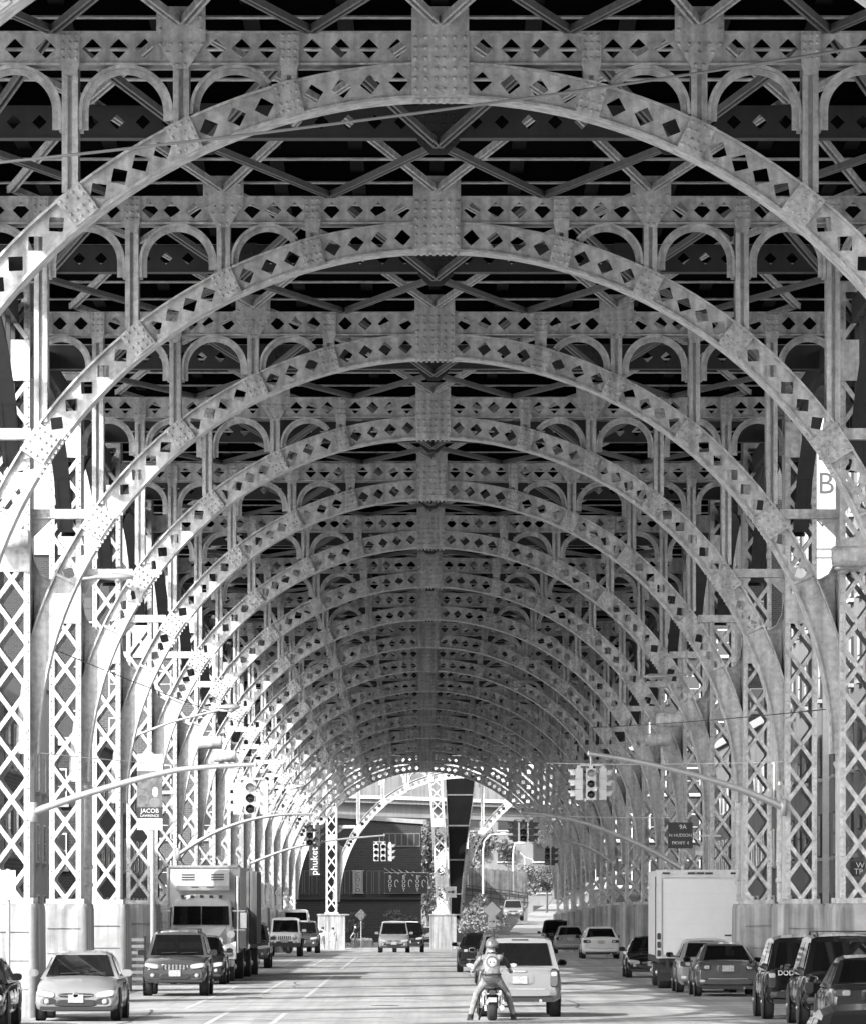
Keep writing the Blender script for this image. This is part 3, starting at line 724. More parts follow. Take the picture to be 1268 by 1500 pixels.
# far concrete flyover
DF = 29.0
fl = thing('concrete_flyover', 'pale concrete highway flyover crossing beyond the fork', 'flyover', (0, DF * BAY, 0))
def zz(py, d): return P(0, py, d).z
mb = MB(); mb.hexa([(-30, 0, zz(1197, DF) + .9), (40, 0, zz(1197, DF) - 1.4), (40, 9, zz(1197, DF) - 1.4), (-30, 9, zz(1197, DF) + .9)], [(-30, 0, zz(1178, DF) + .9), (40, 0, zz(1178, DF) - 1.4), (40, 9, zz(1178, DF) - 1.4), (-30, 9, zz(1178, DF) + .9)], 'midb'); mb.obj('girder', fl)
mb = MB(); mb.hexa([(-30, -1, zz(1178, DF) + .902), (40, -1, zz(1178, DF) - 1.398), (40, 10, zz(1178, DF) - 1.398), (-30, 10, zz(1178, DF) + .902)], [(-30, -1, zz(1128, DF) + .9), (40, -1, zz(1128, DF) - 1.4), (40, 10, zz(1128, DF) - 1.4), (-30, 10, zz(1128, DF) + .9)], 'flyc')
mb.hexa([(-30, -1.3, zz(1172, DF) + .9), (40, -1.3, zz(1172, DF) - 1.4), (40, -1.001, zz(1172, DF) - 1.4), (-30, -1.001, zz(1172, DF) + .9)], [(-30, -1.3, zz(1167, DF) + .9), (40, -1.3, zz(1167, DF) - 1.4), (40, -1.001, zz(1167, DF) - 1.4), (-30, -1.001, zz(1167, DF) + .9)], 'paleb'); mb.obj('parapet', fl)
for px in (528, 660, 905):
    q = P(px, 1200, DF); mb = MB(); mb.box(q.x - 1.7, q.x + 1.7, 2, 5, -1.2, q.z + .6, 'paleb'); mb.obj('pier', fl)
# hillside, wooden wall and ramp beyond
mb = MB(); nx, ny = 40, 6; rnd = random.Random(3); vs = []
for j in range(ny + 1):
    for i in range(nx + 1):
        x = -260 + 560 * i / nx; y = 560 + 240 * j / ny; vs.append((x, y, -2 + (7 + 5 * math.sin(i * .7) + rnd.random() * 3 + max(0, x) * .06) * ss(j / 3)))
mb.add(vs, [(j * (nx + 1) + i, j * (nx + 1) + i + 1, (j + 1) * (nx + 1) + i + 1, (j + 1) * (nx + 1) + i) for j in range(ny) for i in range(nx)], 'hill', True); mb.obj('hillside', kind='structure')
mb = MB(); st = []
for d, pxa, pxb, py in ((22.6, 735, 905, 1381), (24, 745, 900, 1366), (27, 762, 880, 1346), (31, 790, 870, 1330), (36, 815, 880, 1318), (42, 845, 905, 1311)): st.append((P(pxa, py, d), P(pxb, py, d)))
vs = [p for a, b in st for p in (a, b)] + [Vector((p.x, p.y, -3)) for a, b in st for p in (a, b)]
mb.add(vs, [(2 * i, 2 * i + 1, 2 * i + 3, 2 * i + 2) for i in range(5)] + [(12 + 2 * i, 2 * i, 2 * i + 2, 14 + 2 * i) for i in range(5)], 'walk'); mb.obj('ramp', kind='structure')
dw = 26.0
wf = thing('wooden_wall', 'weathered plank wall with a railing beyond the middle pier', 'wall', (0, dw * BAY, 0))
a = P(664, 1322, dw); c = P(772, 1322, dw); za, zc2 = zz(1296, dw), zz(1310, dw); pkm = None
n = 26
for k in range(n):
    xa = a.x + (c.x - a.x) * k / n; xb = a.x + (c.x - a.x) * (k + 1) / n - .02; f = k / n
    mb = MB(); mb.box(xa, xb, -.04 - .02 * (k % 3), .02, za + (zc2 - za) * f - .2, zz(1270, dw) - f * .5 + .07 * (k % 2), 'wood'); mb.obj('plank', wf)
mb = MB(); mb.hexa([(a.x, 0.03, -1), (c.x, .03, -1), (c.x, 1, -1), (a.x, 1, -1)], [(a.x, .03, za - .1), (c.x, .03, zc2 - .1), (c.x, 1, zc2 - .1), (a.x, 1, za - .1)], 'midb'); mb.obj('footing', wf)
mb = MB()
for q in (0, .4, .8): mb.bar((a.x, -.5, za - .75 + q), (c.x, -.5, zc2 - .75 + q), .06, .08, 'signdark')
for k in range(9): x = a.x + (c.x - a.x) * k / 8; z = za + (zc2 - za) * k / 8; mb.bar((x, -.5, z - 1.1), (x, -.5, z + .15), .08, .08, 'signdark')
mb.obj('railing', wf)
tr = thing('sign_gantry', 'pale lattice gantry beyond the plank wall', 'gantry', (0, 30 * BAY, 0))
a = P(745, 1268, 30); c = P(800, 1280, 30); mb = MB(); mb.box(a.x, c.x, -.06, .06, a.z - .06, a.z + .06, 'signwhite'); mb.box(a.x, c.x, -.06, .06, c.z - .06, c.z + .06, 'signwhite')
for k in range(8):
    xa = a.x + (c.x - a.x) * k / 8; xb = a.x + (c.x - a.x) * (k + 1) / 8; mb.bar((xa, 0, c.z), (xb, 0, a.z), .07, .05, 'signwhite', (0, 1, 0)); mb.bar((xa, .06, a.z), (xb, .06, c.z), .07, .05, 'signwhite', (0, 1, 0))
mb.obj('truss', tr); mb = MB(); mb.box(a.x - .15, a.x, -.1, .1, -1, a.z, 'alu'); mb.box(c.x, c.x + .15, -.1, .1, -1, a.z, 'alu'); mb.obj('leg', tr)

# ------------------------------------------------------------------ trees and bushes
def tree_mesh(h, r, n, ls, seed, low=.3, m='leaf'):
    rd = random.Random(seed); tk = MB()
    tk.tube([(0, 0, -.3), (.05, 0, h * .3), (-.05, .05, h * .6), (.05, 0, h * .85)], [h * .025, h * .02, h * .013, .02], 'bark', 7)
    blobs = []
    for k in range(9):
        a = rd.random() * 2 * PI; rr = r * (.25 + .6 * rd.random()); z = h * (low + (1 - low) * rd.random() * .9); p = Vector((rr * math.cos(a), rr * math.sin(a), z))
        tk.tube([(0, 0, max(.2, z - r * .7)), p * .5 + Vector((0, 0, (z - r * .3) * .5)), p], [h * .012, h * .008, .015], 'bark', 5); blobs.append((p, r * (.28 + .3 * rd.random())))
    blobs.append((Vector((0, 0, h * .88)), r * .4))
    cr = MB(); vs = []; fs = []
    for i in range(n):
        c, br = blobs[rd.randrange(len(blobs))]; v = Vector((rd.gauss(0, 1), rd.gauss(0, 1), rd.gauss(0, .8))); v = v.normalized() * br * rd.random() ** .4; q = c + v
        t = Vector((rd.gauss(0, 1), rd.gauss(0, 1), rd.gauss(0, 1))).normalized(); u = t.orthogonal().normalized(); w_ = t.cross(u); s_ = ls * (.6 + .8 * rd.random()); o = len(vs)
        vs += [q + u * s_, q + w_ * s_ * .55, q - u * s_, q - w_ * s_ * .55]; fs.append((o, o + 1, o + 2, o + 3))
    cr.add(vs, fs, m); return tk.mesh('trunk'), cr.mesh('crown', fix=False)
TR = [tree_mesh(9, 3.2, 3200, .20, 1, m='leaf2'), tree_mesh(8, 2.8, 2600, .20, 2, m='leaf'), tree_mesh(2.4, 1.1, 900, .11, 3, .12, 'leaf2'), tree_mesh(11, 3.6, 3200, .22, 5, m='leaf')]
def tree(kind, px, py, d, sc_, label, name='broadleaf_tree', group=None, rz=0.0):
    q = P(px, py, d); t = thing(name, label, 'tree' if name.endswith('tree') else 'bush', q, (0, 0, rz), group); t.scale = (sc_,) * 3
    link('trunk', TR[kind][0], t); link('crown', TR[kind][1], t)
for a in [(3, 628, 1365, 27.5, .85, 'leafy tree rising between the dark brick building and the middle pier'), (0, 690, 1330, 31, .9, 'pale leafy tree above the plank wall beside the middle pier'), (1, 722, 1320, 33, 1.0, 'dark leafy tree above the plank wall under the flyover'),
          (0, 775, 1322, 34, 1.35, 'tall pale tree behind the third signal head'), (3, 812, 1322, 33, .9, 'leafy tree beside the far shaded columns above the ramp'), (0, 745, 1300, 40, 1.0, 'pale tree far behind the curved street lamp'),
          (1, 800, 1335, 29, .55, 'small tree on the bank beside the ramp'), (0, 555, 1330, 36, 1.1, 'tree behind the roof of the dark brick building'), (1, 850, 1310, 38, 1.3, 'tree behind the far shaded columns')]: tree(*a)
for k, a in enumerate([(2, 703, 1372, 22.8, 1.25, 'leafy bush behind the blank diamond sign'), (2, 690, 1378, 22.4, .95, 'leafy bush next to the middle pedestal'), (2, 722, 1376, 22.6, .9, 'low leafy bush under the small arrow sign'), (2, 752, 1330, 27.2, 1.2, 'bush on the bank at the foot of the pale pole'), (2, 768, 1326, 27.6, 1.4, 'bush on the bank by the ramp edge'),
          (2, 520, 1385, 23.5, 1.0, 'bush behind the walker in dark clothes'), (2, 580, 1385, 23.8, 1.1, 'bush behind the oncoming minivan'), (2, 606, 1385, 23.8, .9, 'bush beside the middle pedestal behind the dark car')]): tree(*a, name='bush', rz=k * 1.3)

# ------------------------------------------------------------------ signals, lamps, poles, wires
def visor_head(mb_par, x, y, z, ry, dark, h=.76, lit=None):
    """three-lens head facing -y, turned by ry about z; returns nothing"""
    hd = link('signal_head', None, mb_par, (x, y, z), (0, 0, ry)); hm = 'sigdark' if dark else 'sigyellow'
    mb = MB()
    for k in range(3): mb.box(-.125, .125, -.09, .09, -h / 2 + k * h / 3 + .004, -h / 2 + (k + 1) * h / 3 - .004, hm)
    mb.box(-.05, .05, -.05, .05, h / 2 - .01, h / 2 + .08, hm); mb.obj('housing', hd)
    for k in range(3):
        zc = -h / 2 + (k + .5) * h / 3; mb = MB(); mb.lathe([(.092, -.10), (.07, -.112), (.02, -.118)], (0, 0, zc), 'y', 14, 'lamp' if lit == k else 'lens'); mb.obj('lens', hd)
        mb = MB(); vs = []; n = 12
        for y0 in (-.091, -.27):
            for r in (.104, .112):
                for j in range(n + 1): a = -.35 + (PI + .7) * j / n; vs.append((r * math.cos(a), y0 + (.05 if (y0 < -.2 and (j < 3 or j > n - 3)) else 0), zc + r * math.sin(a)))
        N = n + 1; fs = []
        for j in range(n): fs += [(j, j + 1, 2 * N + j + 1, 2 * N + j), (N + j, N + j + 1, 3 * N + j + 1, 3 * N + j), (2 * N + j, 2 * N + j + 1, 3 * N + j + 1, 3 * N + j)]
        mb.add(vs, fs, hm, True); mb.obj('visor', hd)
def mast_arm(pts, d, r0, r1, label, col_side):
    q = [P(x, y, d) for x, y in pts]; b = q[0]
    t = thing('mast_arm', label, 'mast arm', b, group='signal mast arms on the columns')
    mb = MB(); n = len(q); sub = []
    for i in range(n - 1):
        for k in range(4):
            f = k / 4; p0 = q[max(0, i - 1)]; p1 = q[i]; p2 = q[i + 1]; p3 = q[min(n - 1, i + 2)]
            sub.append(.5 * ((2 * p1) + (p2 - p0) * f + (2 * p0 - 5 * p1 + 4 * p2 - p3) * f * f + (3 * p1 - p0 - 3 * p2 + p3) * f ** 3) - b)
    sub.append(q[-1] - b); mb.tube(sub, [r0 + (r1 - r0) * i / (len(sub) - 1) for i in range(len(sub))], 'alu', 8); mb.obj('arm', t)
    mb = MB(); mb.lathe([(.07, -.22), (.10, -.2), (.10, .2), (.07, .22)], (0, 0, 0), 'z', 10, 'alu'); mb.obj('clamp', t)
    mb = MB(); e = sub[-1]; mb.lathe([(.03, -.06), (.05, 0), (.03, .06)], e, 'z', 8, 'alu'); mb.obj('end_cap', t)
    return q
def signal(px, pyc, d, label, dark, heads, hook, lit=2, h=.76):
    c = P(px, pyc, d); t = thing('traffic_signal', label, 'traffic light', c, group='traffic signals hung from mast arms')
    for x, y, ry in heads: visor_head(t, x, y, 0, ry, dark, h, lit if ry == 0 else None)
    mb = MB(); mb.tube([(0, .14, h / 2 - .02), (0, .14, hook)], .028, 'alu', 6); mb.box(-.30, .30, .02, .16, h / 2 + .06, h / 2 + .11, 'alu'); mb.obj('hanger', t)
def d2(i): return 4.7 + i - .045
mast_arm([(48, 1190), (130, 1162), (240, 1132), (300, 1124), (374, 1120)], d2(2), .085, .045, 'long pale mast arm sweeping out from the nearest sunlit lattice column', -1)
signal(367, 1170, d2(2), 'pale traffic signal of several heads hung above the delivery truck', False, [(0, 0, 0), (.30, .1, PI / 2), (-.28, .1, -PI / 2)], .72, h=.70)
mast_arm([(1147, 1183), (1085, 1157), (1000, 1131), (920, 1113), (862, 1104)], d2(3), .095, .05, 'long pale mast arm sweeping out from the shaded column behind the dark pickup', 1)
signal(865, 1149, d2(3), 'pale traffic signal of several heads hung above the white sedan', False, [(0, 0, 0), (.30, .1, PI / 2), (-.30, .1, -PI / 2)], .75, h=.8)
mast_arm([(261, 1252), (310, 1222), (360, 1203), (410, 1194), (456, 1193)], d2(6), .08, .045, 'mast arm ending above the oncoming white jeep', -1)
signal(454, 1224, d2(6), 'dark traffic signal hung above the oncoming white jeep', True, [(0, 0, 0), (.28, .1, PI / 2)], .72)
mast_arm([(365, 1266), (420, 1245), (480, 1232), (563, 1224)], d2(10), .075, .04, 'far mast arm reaching over the oncoming minivan', -1)
signal(556, 1249, d2(10), 'far pale double traffic signal before the dark brick building', False, [(-.16, 0, 0), (.18, 0, .0), (.5, .1, PI / 2)], .75, lit=None, h=.85)
mast_arm([(1000, 1274), (940, 1240), (860, 1207), (800, 1194), (762, 1190)], d2(6), .085, .045, 'mast arm from the column above the box truck roof', 1)
signal(766, 1219, d2(6), 'dark traffic signal with side visors hung over the silver SUV lane', True, [(0, 0, 0), (.28, .1, PI / 2), (-.28, .1, -PI / 2)], .66, h=.7)
mast_arm([(899, 1266), (870, 1247), (840, 1235), (808, 1231)], d2(10), .075, .04, 'short far mast arm beside the shaded columns', 1)
signal(801, 1255, d2(10), 'small far traffic signal beside the dark far columns', True, [(0, 0, 0), (.28, .1, PI / 2)], .75, lit=0, h=.85)
def cobra(pts, d, fx, fy, fw, label, side):
    q = [P(x, y, d) for x, y in pts]; b = q[0]; t = thing('street_lamp', label, 'street lamp', b, group='cobra-head street lamps on the columns')
    mb = MB(); mb.tube([p - b for p in q], .04, 'alu', 7); mb.obj('arm', t)
    c = P(fx, fy, d) - b; L_ = fw / PXM(d) / 2; mb = MB(); mb.lathe([(.04, -L_), (.09, -L_ * .7), (.15, -L_ * .1), (.15, L_ * .5), (.08, L_ * .9), (.02, L_)], (0, 0, 0), 'x', 12, 'alu')
    o = mb.obj('lamp_housing', t, loc=c); o.scale = (side, 1, .62)
    mb = MB(); mb.lathe([(.125, 0), (.11, -.06), (.05, -.1), (.01, -.105)], (L_ * .25 * side, 0, 0), 'z', 12, 'lamp'); mb.obj('lens', t, loc=c + Vector((0, 0, -.05)))
cobra([(98, 850), (118, 848), (140, 846)], d2(3), 166, 845, 60, 'cobra-head street lamp against the third sunlit column', 1)
cobra([(201, 1077), (250, 1058), (322, 1040)], d2(4) , 335, 1036, 34, 'cobra-head street lamp on a long rising arm over the truck', 1)
cobra([(1262, 828), (1255, 829), (1250, 830)], d2(2), 1240, 832, 38, 'cobra-head street lamp at the edge of the view by the shaded columns', -1)
cobra([(1012, 988), (990, 989), (975, 990)], d2(5), 960, 991, 34, 'cobra-head street lamp on the shaded columns above the signal', -1)
cobra([(425, 1156), (437, 1154)], d2(8), 440, 1152, 16, 'small cobra-head street lamp among the far sunlit columns', 1)
def pole_lamp(px, py, pt, d, arm, label):
    b = P(px, py, d); t = thing('street_lamp', label, 'street lamp', b); H_ = P(0, pt, d).z - b.z; mb = MB()
    mb.tube([(0, 0, -1.5), (0, 0, H_ * .75), (arm * .1, 0, H_ * .9), (arm * .45, 0, H_ * .99), (arm, 0, H_)], [.1, .08, .07, .055, .05], 'signwhite', 8); mb.obj('post', t)
    mb = MB(); mb.lathe([(.05, -.45), (.14, -.2), (.15, .2), (.03, .42)], (0, 0, 0), 'x', 10, 'signwhite'); mb.obj('lamp_housing', t, loc=(arm + (.3 if arm > 0 else -.3), 0, H_ - .02)); return t
pole_lamp(707, 1318, 1222, 25.0, 1.35, 'pale street lamp with a curved neck beyond the middle pier')
pole_lamp(751, 1330, 1235, 27.0, .35, 'pale straight pole with a short head on the bank by the ramp')
t = thing('street_lamp', 'double-armed pale lamp above the gantry', 'street lamp', P(768, 1275, 30.4)); mb = MB(); mb.tube([(0, 0, -3.5), (0, 0, 1.4)], .06, 'signwhite', 6); mb.obj('post', t)
mb = MB(); mb.tube([(0, 0, 1.3), (-.4, 0, 1.7), (-.5, 0, 1.75)], .045, 'signwhite', 6); mb.tube([(0, 0, 1.3), (.7, 0, 1.1), (1.0, 0, .7)], .045, 'signwhite', 6); mb.obj('arm', t)
# signs
def signboard(px0, px1, py0, py1, d, m, label, pole_to=None, name='road_sign', yb=-.0):
    a = P(px0, py1, d); c = P(px1, py0, d); t = thing(name, label, 'sign', ((a.x + c.x) / 2, d * BAY, a.z)); wd, h = c.x - a.x, c.z - a.z
    mb = MB(); mb.box(-wd / 2, wd / 2, -.015, .015, 0, h, m); mb.obj('sign_board', t)
    if pole_to is not None: mb = MB(); mb.tube([(0, .05, pole_to - a.z), (0, .05, h * .9)], .035, 'alu', 6); mb.obj('post', t)
    return t, wd, h
t, wd, h = signboard(978, 1014, 1205, 1243, d2(5) - .1, 'signdark', 'dark route sign with white words on the column above the box truck')
lettering('9A', .2, 'signwhite', t, (.08, -.024, h * .82)); lettering('N HUDSON', .135, 'signwhite', t, (0, -.024, h * .5)); lettering('PKWY 4', .15, 'signwhite', t, (0, -.024, h * .2))
mb = MB(); mb.box(-wd / 2, wd / 2 + .9, .02, .06, h * .45, h * .52, 'alu'); mb.obj('bracket', t)
t, wd, h = signboard(1018, 1028, 1240, 1253, d2(5) - .08, 'signwhite', 'small white plate bolted to the column beside the dark route sign')
t, wd, h = signboard(652, 668, 1299, 1315, 20.2, 'signwhite', 'white sign with a black arrow on the middle pier', gz(20.2 * BAY))
mb = MB(); mb.box(-.22, .1, -.035, -.018, h * .5 - .04, h * .5 + .04, 'signdark'); mb.prism([(.08, h * .5 - .12), (.26, h * .5), (.08, h * .5 + .12)], -.035, -.018, 'signdark'); mb.obj('arrow', t)
t, wd, h = signboard(714, 726, 1343, 1358, 20.6, 'signwhite', 'small white arrow sign under the blank diamond', gz(20.6 * BAY))
mb = MB(); mb.box(-.18, .1, -.035, -.018, h * .5 - .03, h * .5 + .03, 'signdark'); mb.prism([(.08, h * .5 - .1), (.22, h * .5), (.08, h * .5 + .1)], -.035, -.018, 'signdark'); mb.obj('arrow', t)
for px, py, d, hw, lab, mm in ((720, 1334, 20.58, 13, 'pale blank diamond sign in front of the bush', 'signwhite'), (529, 1341, 21.6, 9, 'grey diamond sign between the two far pedestals', 'posterg')):
    q = P(px, py, d); r = hw / PXM(d); t = thing('diamond_sign', lab, 'sign', q); mb = MB(); mb.prism([(0, -r), (r, 0), (0, r), (-r, 0)], -.02, .02, mm); mb.obj('sign_board', t); mb = MB(); mb.tube([(0, .05, gz(d * BAY) - q.z), (0, .05, r * .6)], .04, 'alu', 6); mb.obj('post', t)
t, wd, h = signboard(1245, 1300, 1262, 1284, 8.9, 'signdark', 'dark shop sign with white words low between the nearest shaded columns', name='shop_sign'); lettering('WE', .24, 'signwhite', t, (-wd / 2 + .35, -.024, h * .72)); lettering('TRUCK', .24, 'signwhite', t, (-wd / 2 + .5, -.024, h * .3))
mb = MB(); mb.box(-.05, .05, .02, .1, -3.2, h, 'alu'); mb.obj('post', t)
# portrait poster on a pole behind the truck
pd = d2(4) - .1; a = P(201, 1216, pd); c = P(238, 1105, pd); t = thing('poster_banner', 'tall poster banner with a portrait hung on a pole above the truck', 'poster', ((a.x + c.x) / 2, pd * BAY, a.z)); wd, h = c.x - a.x, c.z - a.z
mb = MB(); mb.box(-wd / 2, wd / 2, -.01, .01, 0, h, 'posterg'); mb.obj('cloth', t)
mb = MB(); mb.box(-wd / 2, wd / 2, -.018, -.011, 0, h * .15, 'signwhite'); mb.box(-wd / 2, wd / 2, -.018, -.011, h * .78, h, 'signwhite'); mb.box(-wd * .02, wd / 2, -.018, -.011, h * .3, h * .62, 'poster'); mb.box(-wd / 2, wd / 2, -.016, -.011, h * .152, h * .30, 'signdark'); mb.obj('print', t)
mb = MB(); mb.pad(wd * .22, h * .50, wd * .22, h * .13, -.012, -.014, 'signwhite', 2.2); mb.pad(wd * .2, h * .36, wd * .42, h * .13, -.012, -.012, 'midb', 2.4); mb.obj('portrait', t)
lettering('JACOB', .17, 'signwhite', t, (0, -.022, h * .25)); lettering('LAWRENCE', .10, 'signwhite', t, (0, -.022, h * .185))
mb = MB(); mb.tube([(wd * .1, .06, gz(0) - a.z), (wd * .1, .06, h * 1.02)], .06, 'alu', 8); mb.box(-wd / 2, wd / 2, .02, .05, h * .97, h * .99, 'alu'); mb.box(-wd / 2, wd / 2, .02, .05, .02, .05, 'alu'); mb.obj('pole', t)
t = thing('sign_post', 'slim metal post standing before the nearest sunlit pedestal', 'post', (P(12, 1400, 6.45).x, 6.45 * BAY, 0)); mb = MB(); mb.tube([(0, 0, -.1), (0, 0, P(0, 1272, 6.3).z)], .045, 'alu', 8); mb.obj('shaft', t); mb = MB(); mb.box(-.2, .16, -.08, -.05, P(0, 1318, 6.3).z, P(0, 1274, 6.3).z, 'signwhite'); mb.obj('sign_board', t)
# pipes down the columns
for px, d, y0, y1, lab in ((128, d2(3) + .12, 1150, 1322, 'pale drain pipe beside the second visible sunlit column'), (1144, d2(3) + .12, 1150, 1316, 'pale drain pipe beside the shaded column behind the dark pickup'), (1083, d2(4) + .12, 880, 1316, 'long drain pipe beside the fifth shaded column')):
    q = P(px, y1, d); H_ = P(0, y0, d).z - q.z; t = thing('drain_pipe', lab, 'pipe', q); mb = MB(); mb.tube([(0, 0, -.1), (0, 0, H_)], .12, 'steel', 12); mb.obj('pipe', t)
    mb = MB()
    for z in (.45, .9, H_ - .1): mb.lathe([(.125, z - .06), (.15, z - .04), (.15, z + .04), (.125, z + .06)], (0, 0, 0), 'z', 12, 'steel'); 
    mb.obj('collar', t)
for k, (px, py, d, wp, lab) in enumerate(((1246, 815, d2(2) - .02, 1.0, 'barrel-shaped tank beside the nearest shaded column'), (980, 1055, d2(5) - .02, .8, 'barrel-shaped tank between the sixth shaded columns'), (15, 790, d2(2) - .02, .95, 'barrel-shaped tank beside the nearest sunlit column'), (962, 1084, d2(6) - .02, .7, 'barrel-shaped tank between the seventh shaded columns'), (308, 1088, d2(6) - .02, .8, 'barrel-shaped tank between the seventh sunlit columns'), (330, 1108, d2(7) - .02, .8, 'barrel-shaped tank between the eighth sunlit columns'))):
    mb = MB(); mb.lathe([(.19, -.42), (.23, -.39), (.23, .39), (.19, .42)], (0, 0, 0), 'x', 14, 'steel'); o = mb.obj('drain_barrel', None, loc=P(px, py, d)); tag(o, lab, 'drain barrel', 'drain barrels along the columns')
q = P(202, 1400, 9.35); t = thing('slatted_rack', 'dark slatted rack standing beside the dark grey four-wheel drive', 'rack', (q.x, q.y, 0))
mb = MB()
for x in (-.25, .2): mb.box(x, x + .05, -.2, .2, .02, 1.5, 'tar')
mb.obj('frame', t)
for k in range(7): mb = MB(); mb.box(-.199, .199, -.19, .19, .15 + k * .2, .19 + k * .2, 'kerbd'); mb.box(-.199, .199, -.205, -.191, .15 + k * .2, .24 + k * .2, 'alu'); mb.obj('shelf', t)
# cables
def wire(p0, p1, r, m, label, name='cable', sag=0.0, n=16):
    pts = [p0.lerp(p1, k / n) + Vector((0, 0, -sag * 4 * (k / n) * (1 - k / n))) for k in range(n + 1)]; mb = MB(); mb.tube(pts, r, m, 7); tag(mb.obj(name), label, 'cable')
wire(P(-250, 262, 4.4), P(1500, 28, 4.35), .022, 'cable', 'thick cable slanting up across the view in front of the nearest arch', sag=.18)
wire(P(80, 952, 7.0), P(372, 1064, 11.0), .012, 'wire', 'thin dark wire falling past the sunlit columns', 'wire', .05)
wire(P(48, 1102, 6.72), P(355, 1126, 10.2), .012, 'signwhite', 'thin pale wire running past the poster banner', 'wire', .05)
wire(P(866, 1066, 9.5), P(1222, 1038, 6.7), .012, 'wire', 'thin dark wire running along the shaded columns', 'wire', .05)
wire(P(800, 1118, 9.7), P(1147, 1116, 7.65), .010, 'signwhite', 'thin pale wire above the shaded mast arm', 'wire', .05)
wire(P(690, 1192, 14), P(985, 1198, 10.7), .014, 'signwhite', 'thin pale wire along the far shaded columns', 'wire', .05)

# ------------------------------------------------------------------ vehicles
def loft(mb, st, m):
    """st: (y, z_bottom, z_top, half width, crown) from rear to front"""
    prof = [(0, 0), (.84, 0), (.965, .10), (1.0, .36), (.995, .62), (.96, .84), (.86, .965), (.45, 1.0), (0, 1.0)]
    ring = []; N = 0
    for y, zb, zt, hw, cr in st:
        h = zt - zb; pts = []
        for k, (fx, fz) in enumerate(prof): pts.append((fx * hw, y, zb + fz * h + (cr if k == 8 else cr * .7 if k == 7 else 0)))
        r = pts + [(-x, y_, z) for x, y_, z in pts[-2:0:-1]]; N = len(r); ring += r
    fs = []
    for i in range(len(st) - 1):
        for k in range(N): fs.append((i * N + k, i * N + (k + 1) % N, (i + 1) * N + (k + 1) % N, (i + 1) * N + k))
    mb.add(ring, fs, m, True); mb.add(ring[:N], [tuple(range(N))], m); mb.add(ring[-N:], [tuple(range(N))], m)
def inset(q, mx, mz, off):
    """panel inside a quad (bottom-left, bottom-right, top-right, top-left), lifted along its normal"""
    q = [Vector(p) for p in q]; n = (q[1] - q[0]).cross(q[3] - q[0]).normalized()
    def at(u, v): return (q[0].lerp(q[1], u)).lerp(q[3].lerp(q[2], u), v) + n * off
    return [at(mx, mz), at(1 - mx, mz), at(1 - mx, 1 - mz), at(mx, 1 - mz)]
def slab(mb, q, th, m):
    q = [Vector(p) for p in q]; n = (q[1] - q[0]).cross(q[3] - q[0]).normalized(); mb.hexa([p - n * th for p in q], q, m)
STY = {   # zb, belt, hood front, hood back, deck, rear top, cabin base front, roof front, roof rear, cabin base rear, base hw, roof hw
    'sedan': (.20, .94, .70, .93, 1.00, .97, .22, .05, -.20, -.36, .94, .68),
    'coupe': (.20, .90, .66, .88, .98, .96, .20, .03, -.15, -.36, .92, .64),
    'hatch': (.22, .98, .74, .97, 1.0, .98, .26, .10, -.36, -.47, .94, .72),
    'suv':   (.34, 1.10, .94, 1.08, 1.10, 1.08, .19, .07, -.43, -.487, .95, .76),
    'van':   (.26, 1.05, .80, 1.0, 1.05, 1.03, .33, .14, -.44, -.488, .95, .78),
    'jeep':  (.48, 1.18, 1.10, 1.16, 1.15, 1.12, .12, .085, -.47, -.488, .88, .80),
    'pickup': (.40, 1.12, .98, 1.12, 1.14, 1.12, .17, .06, -.06, -.10, .94, .78)}
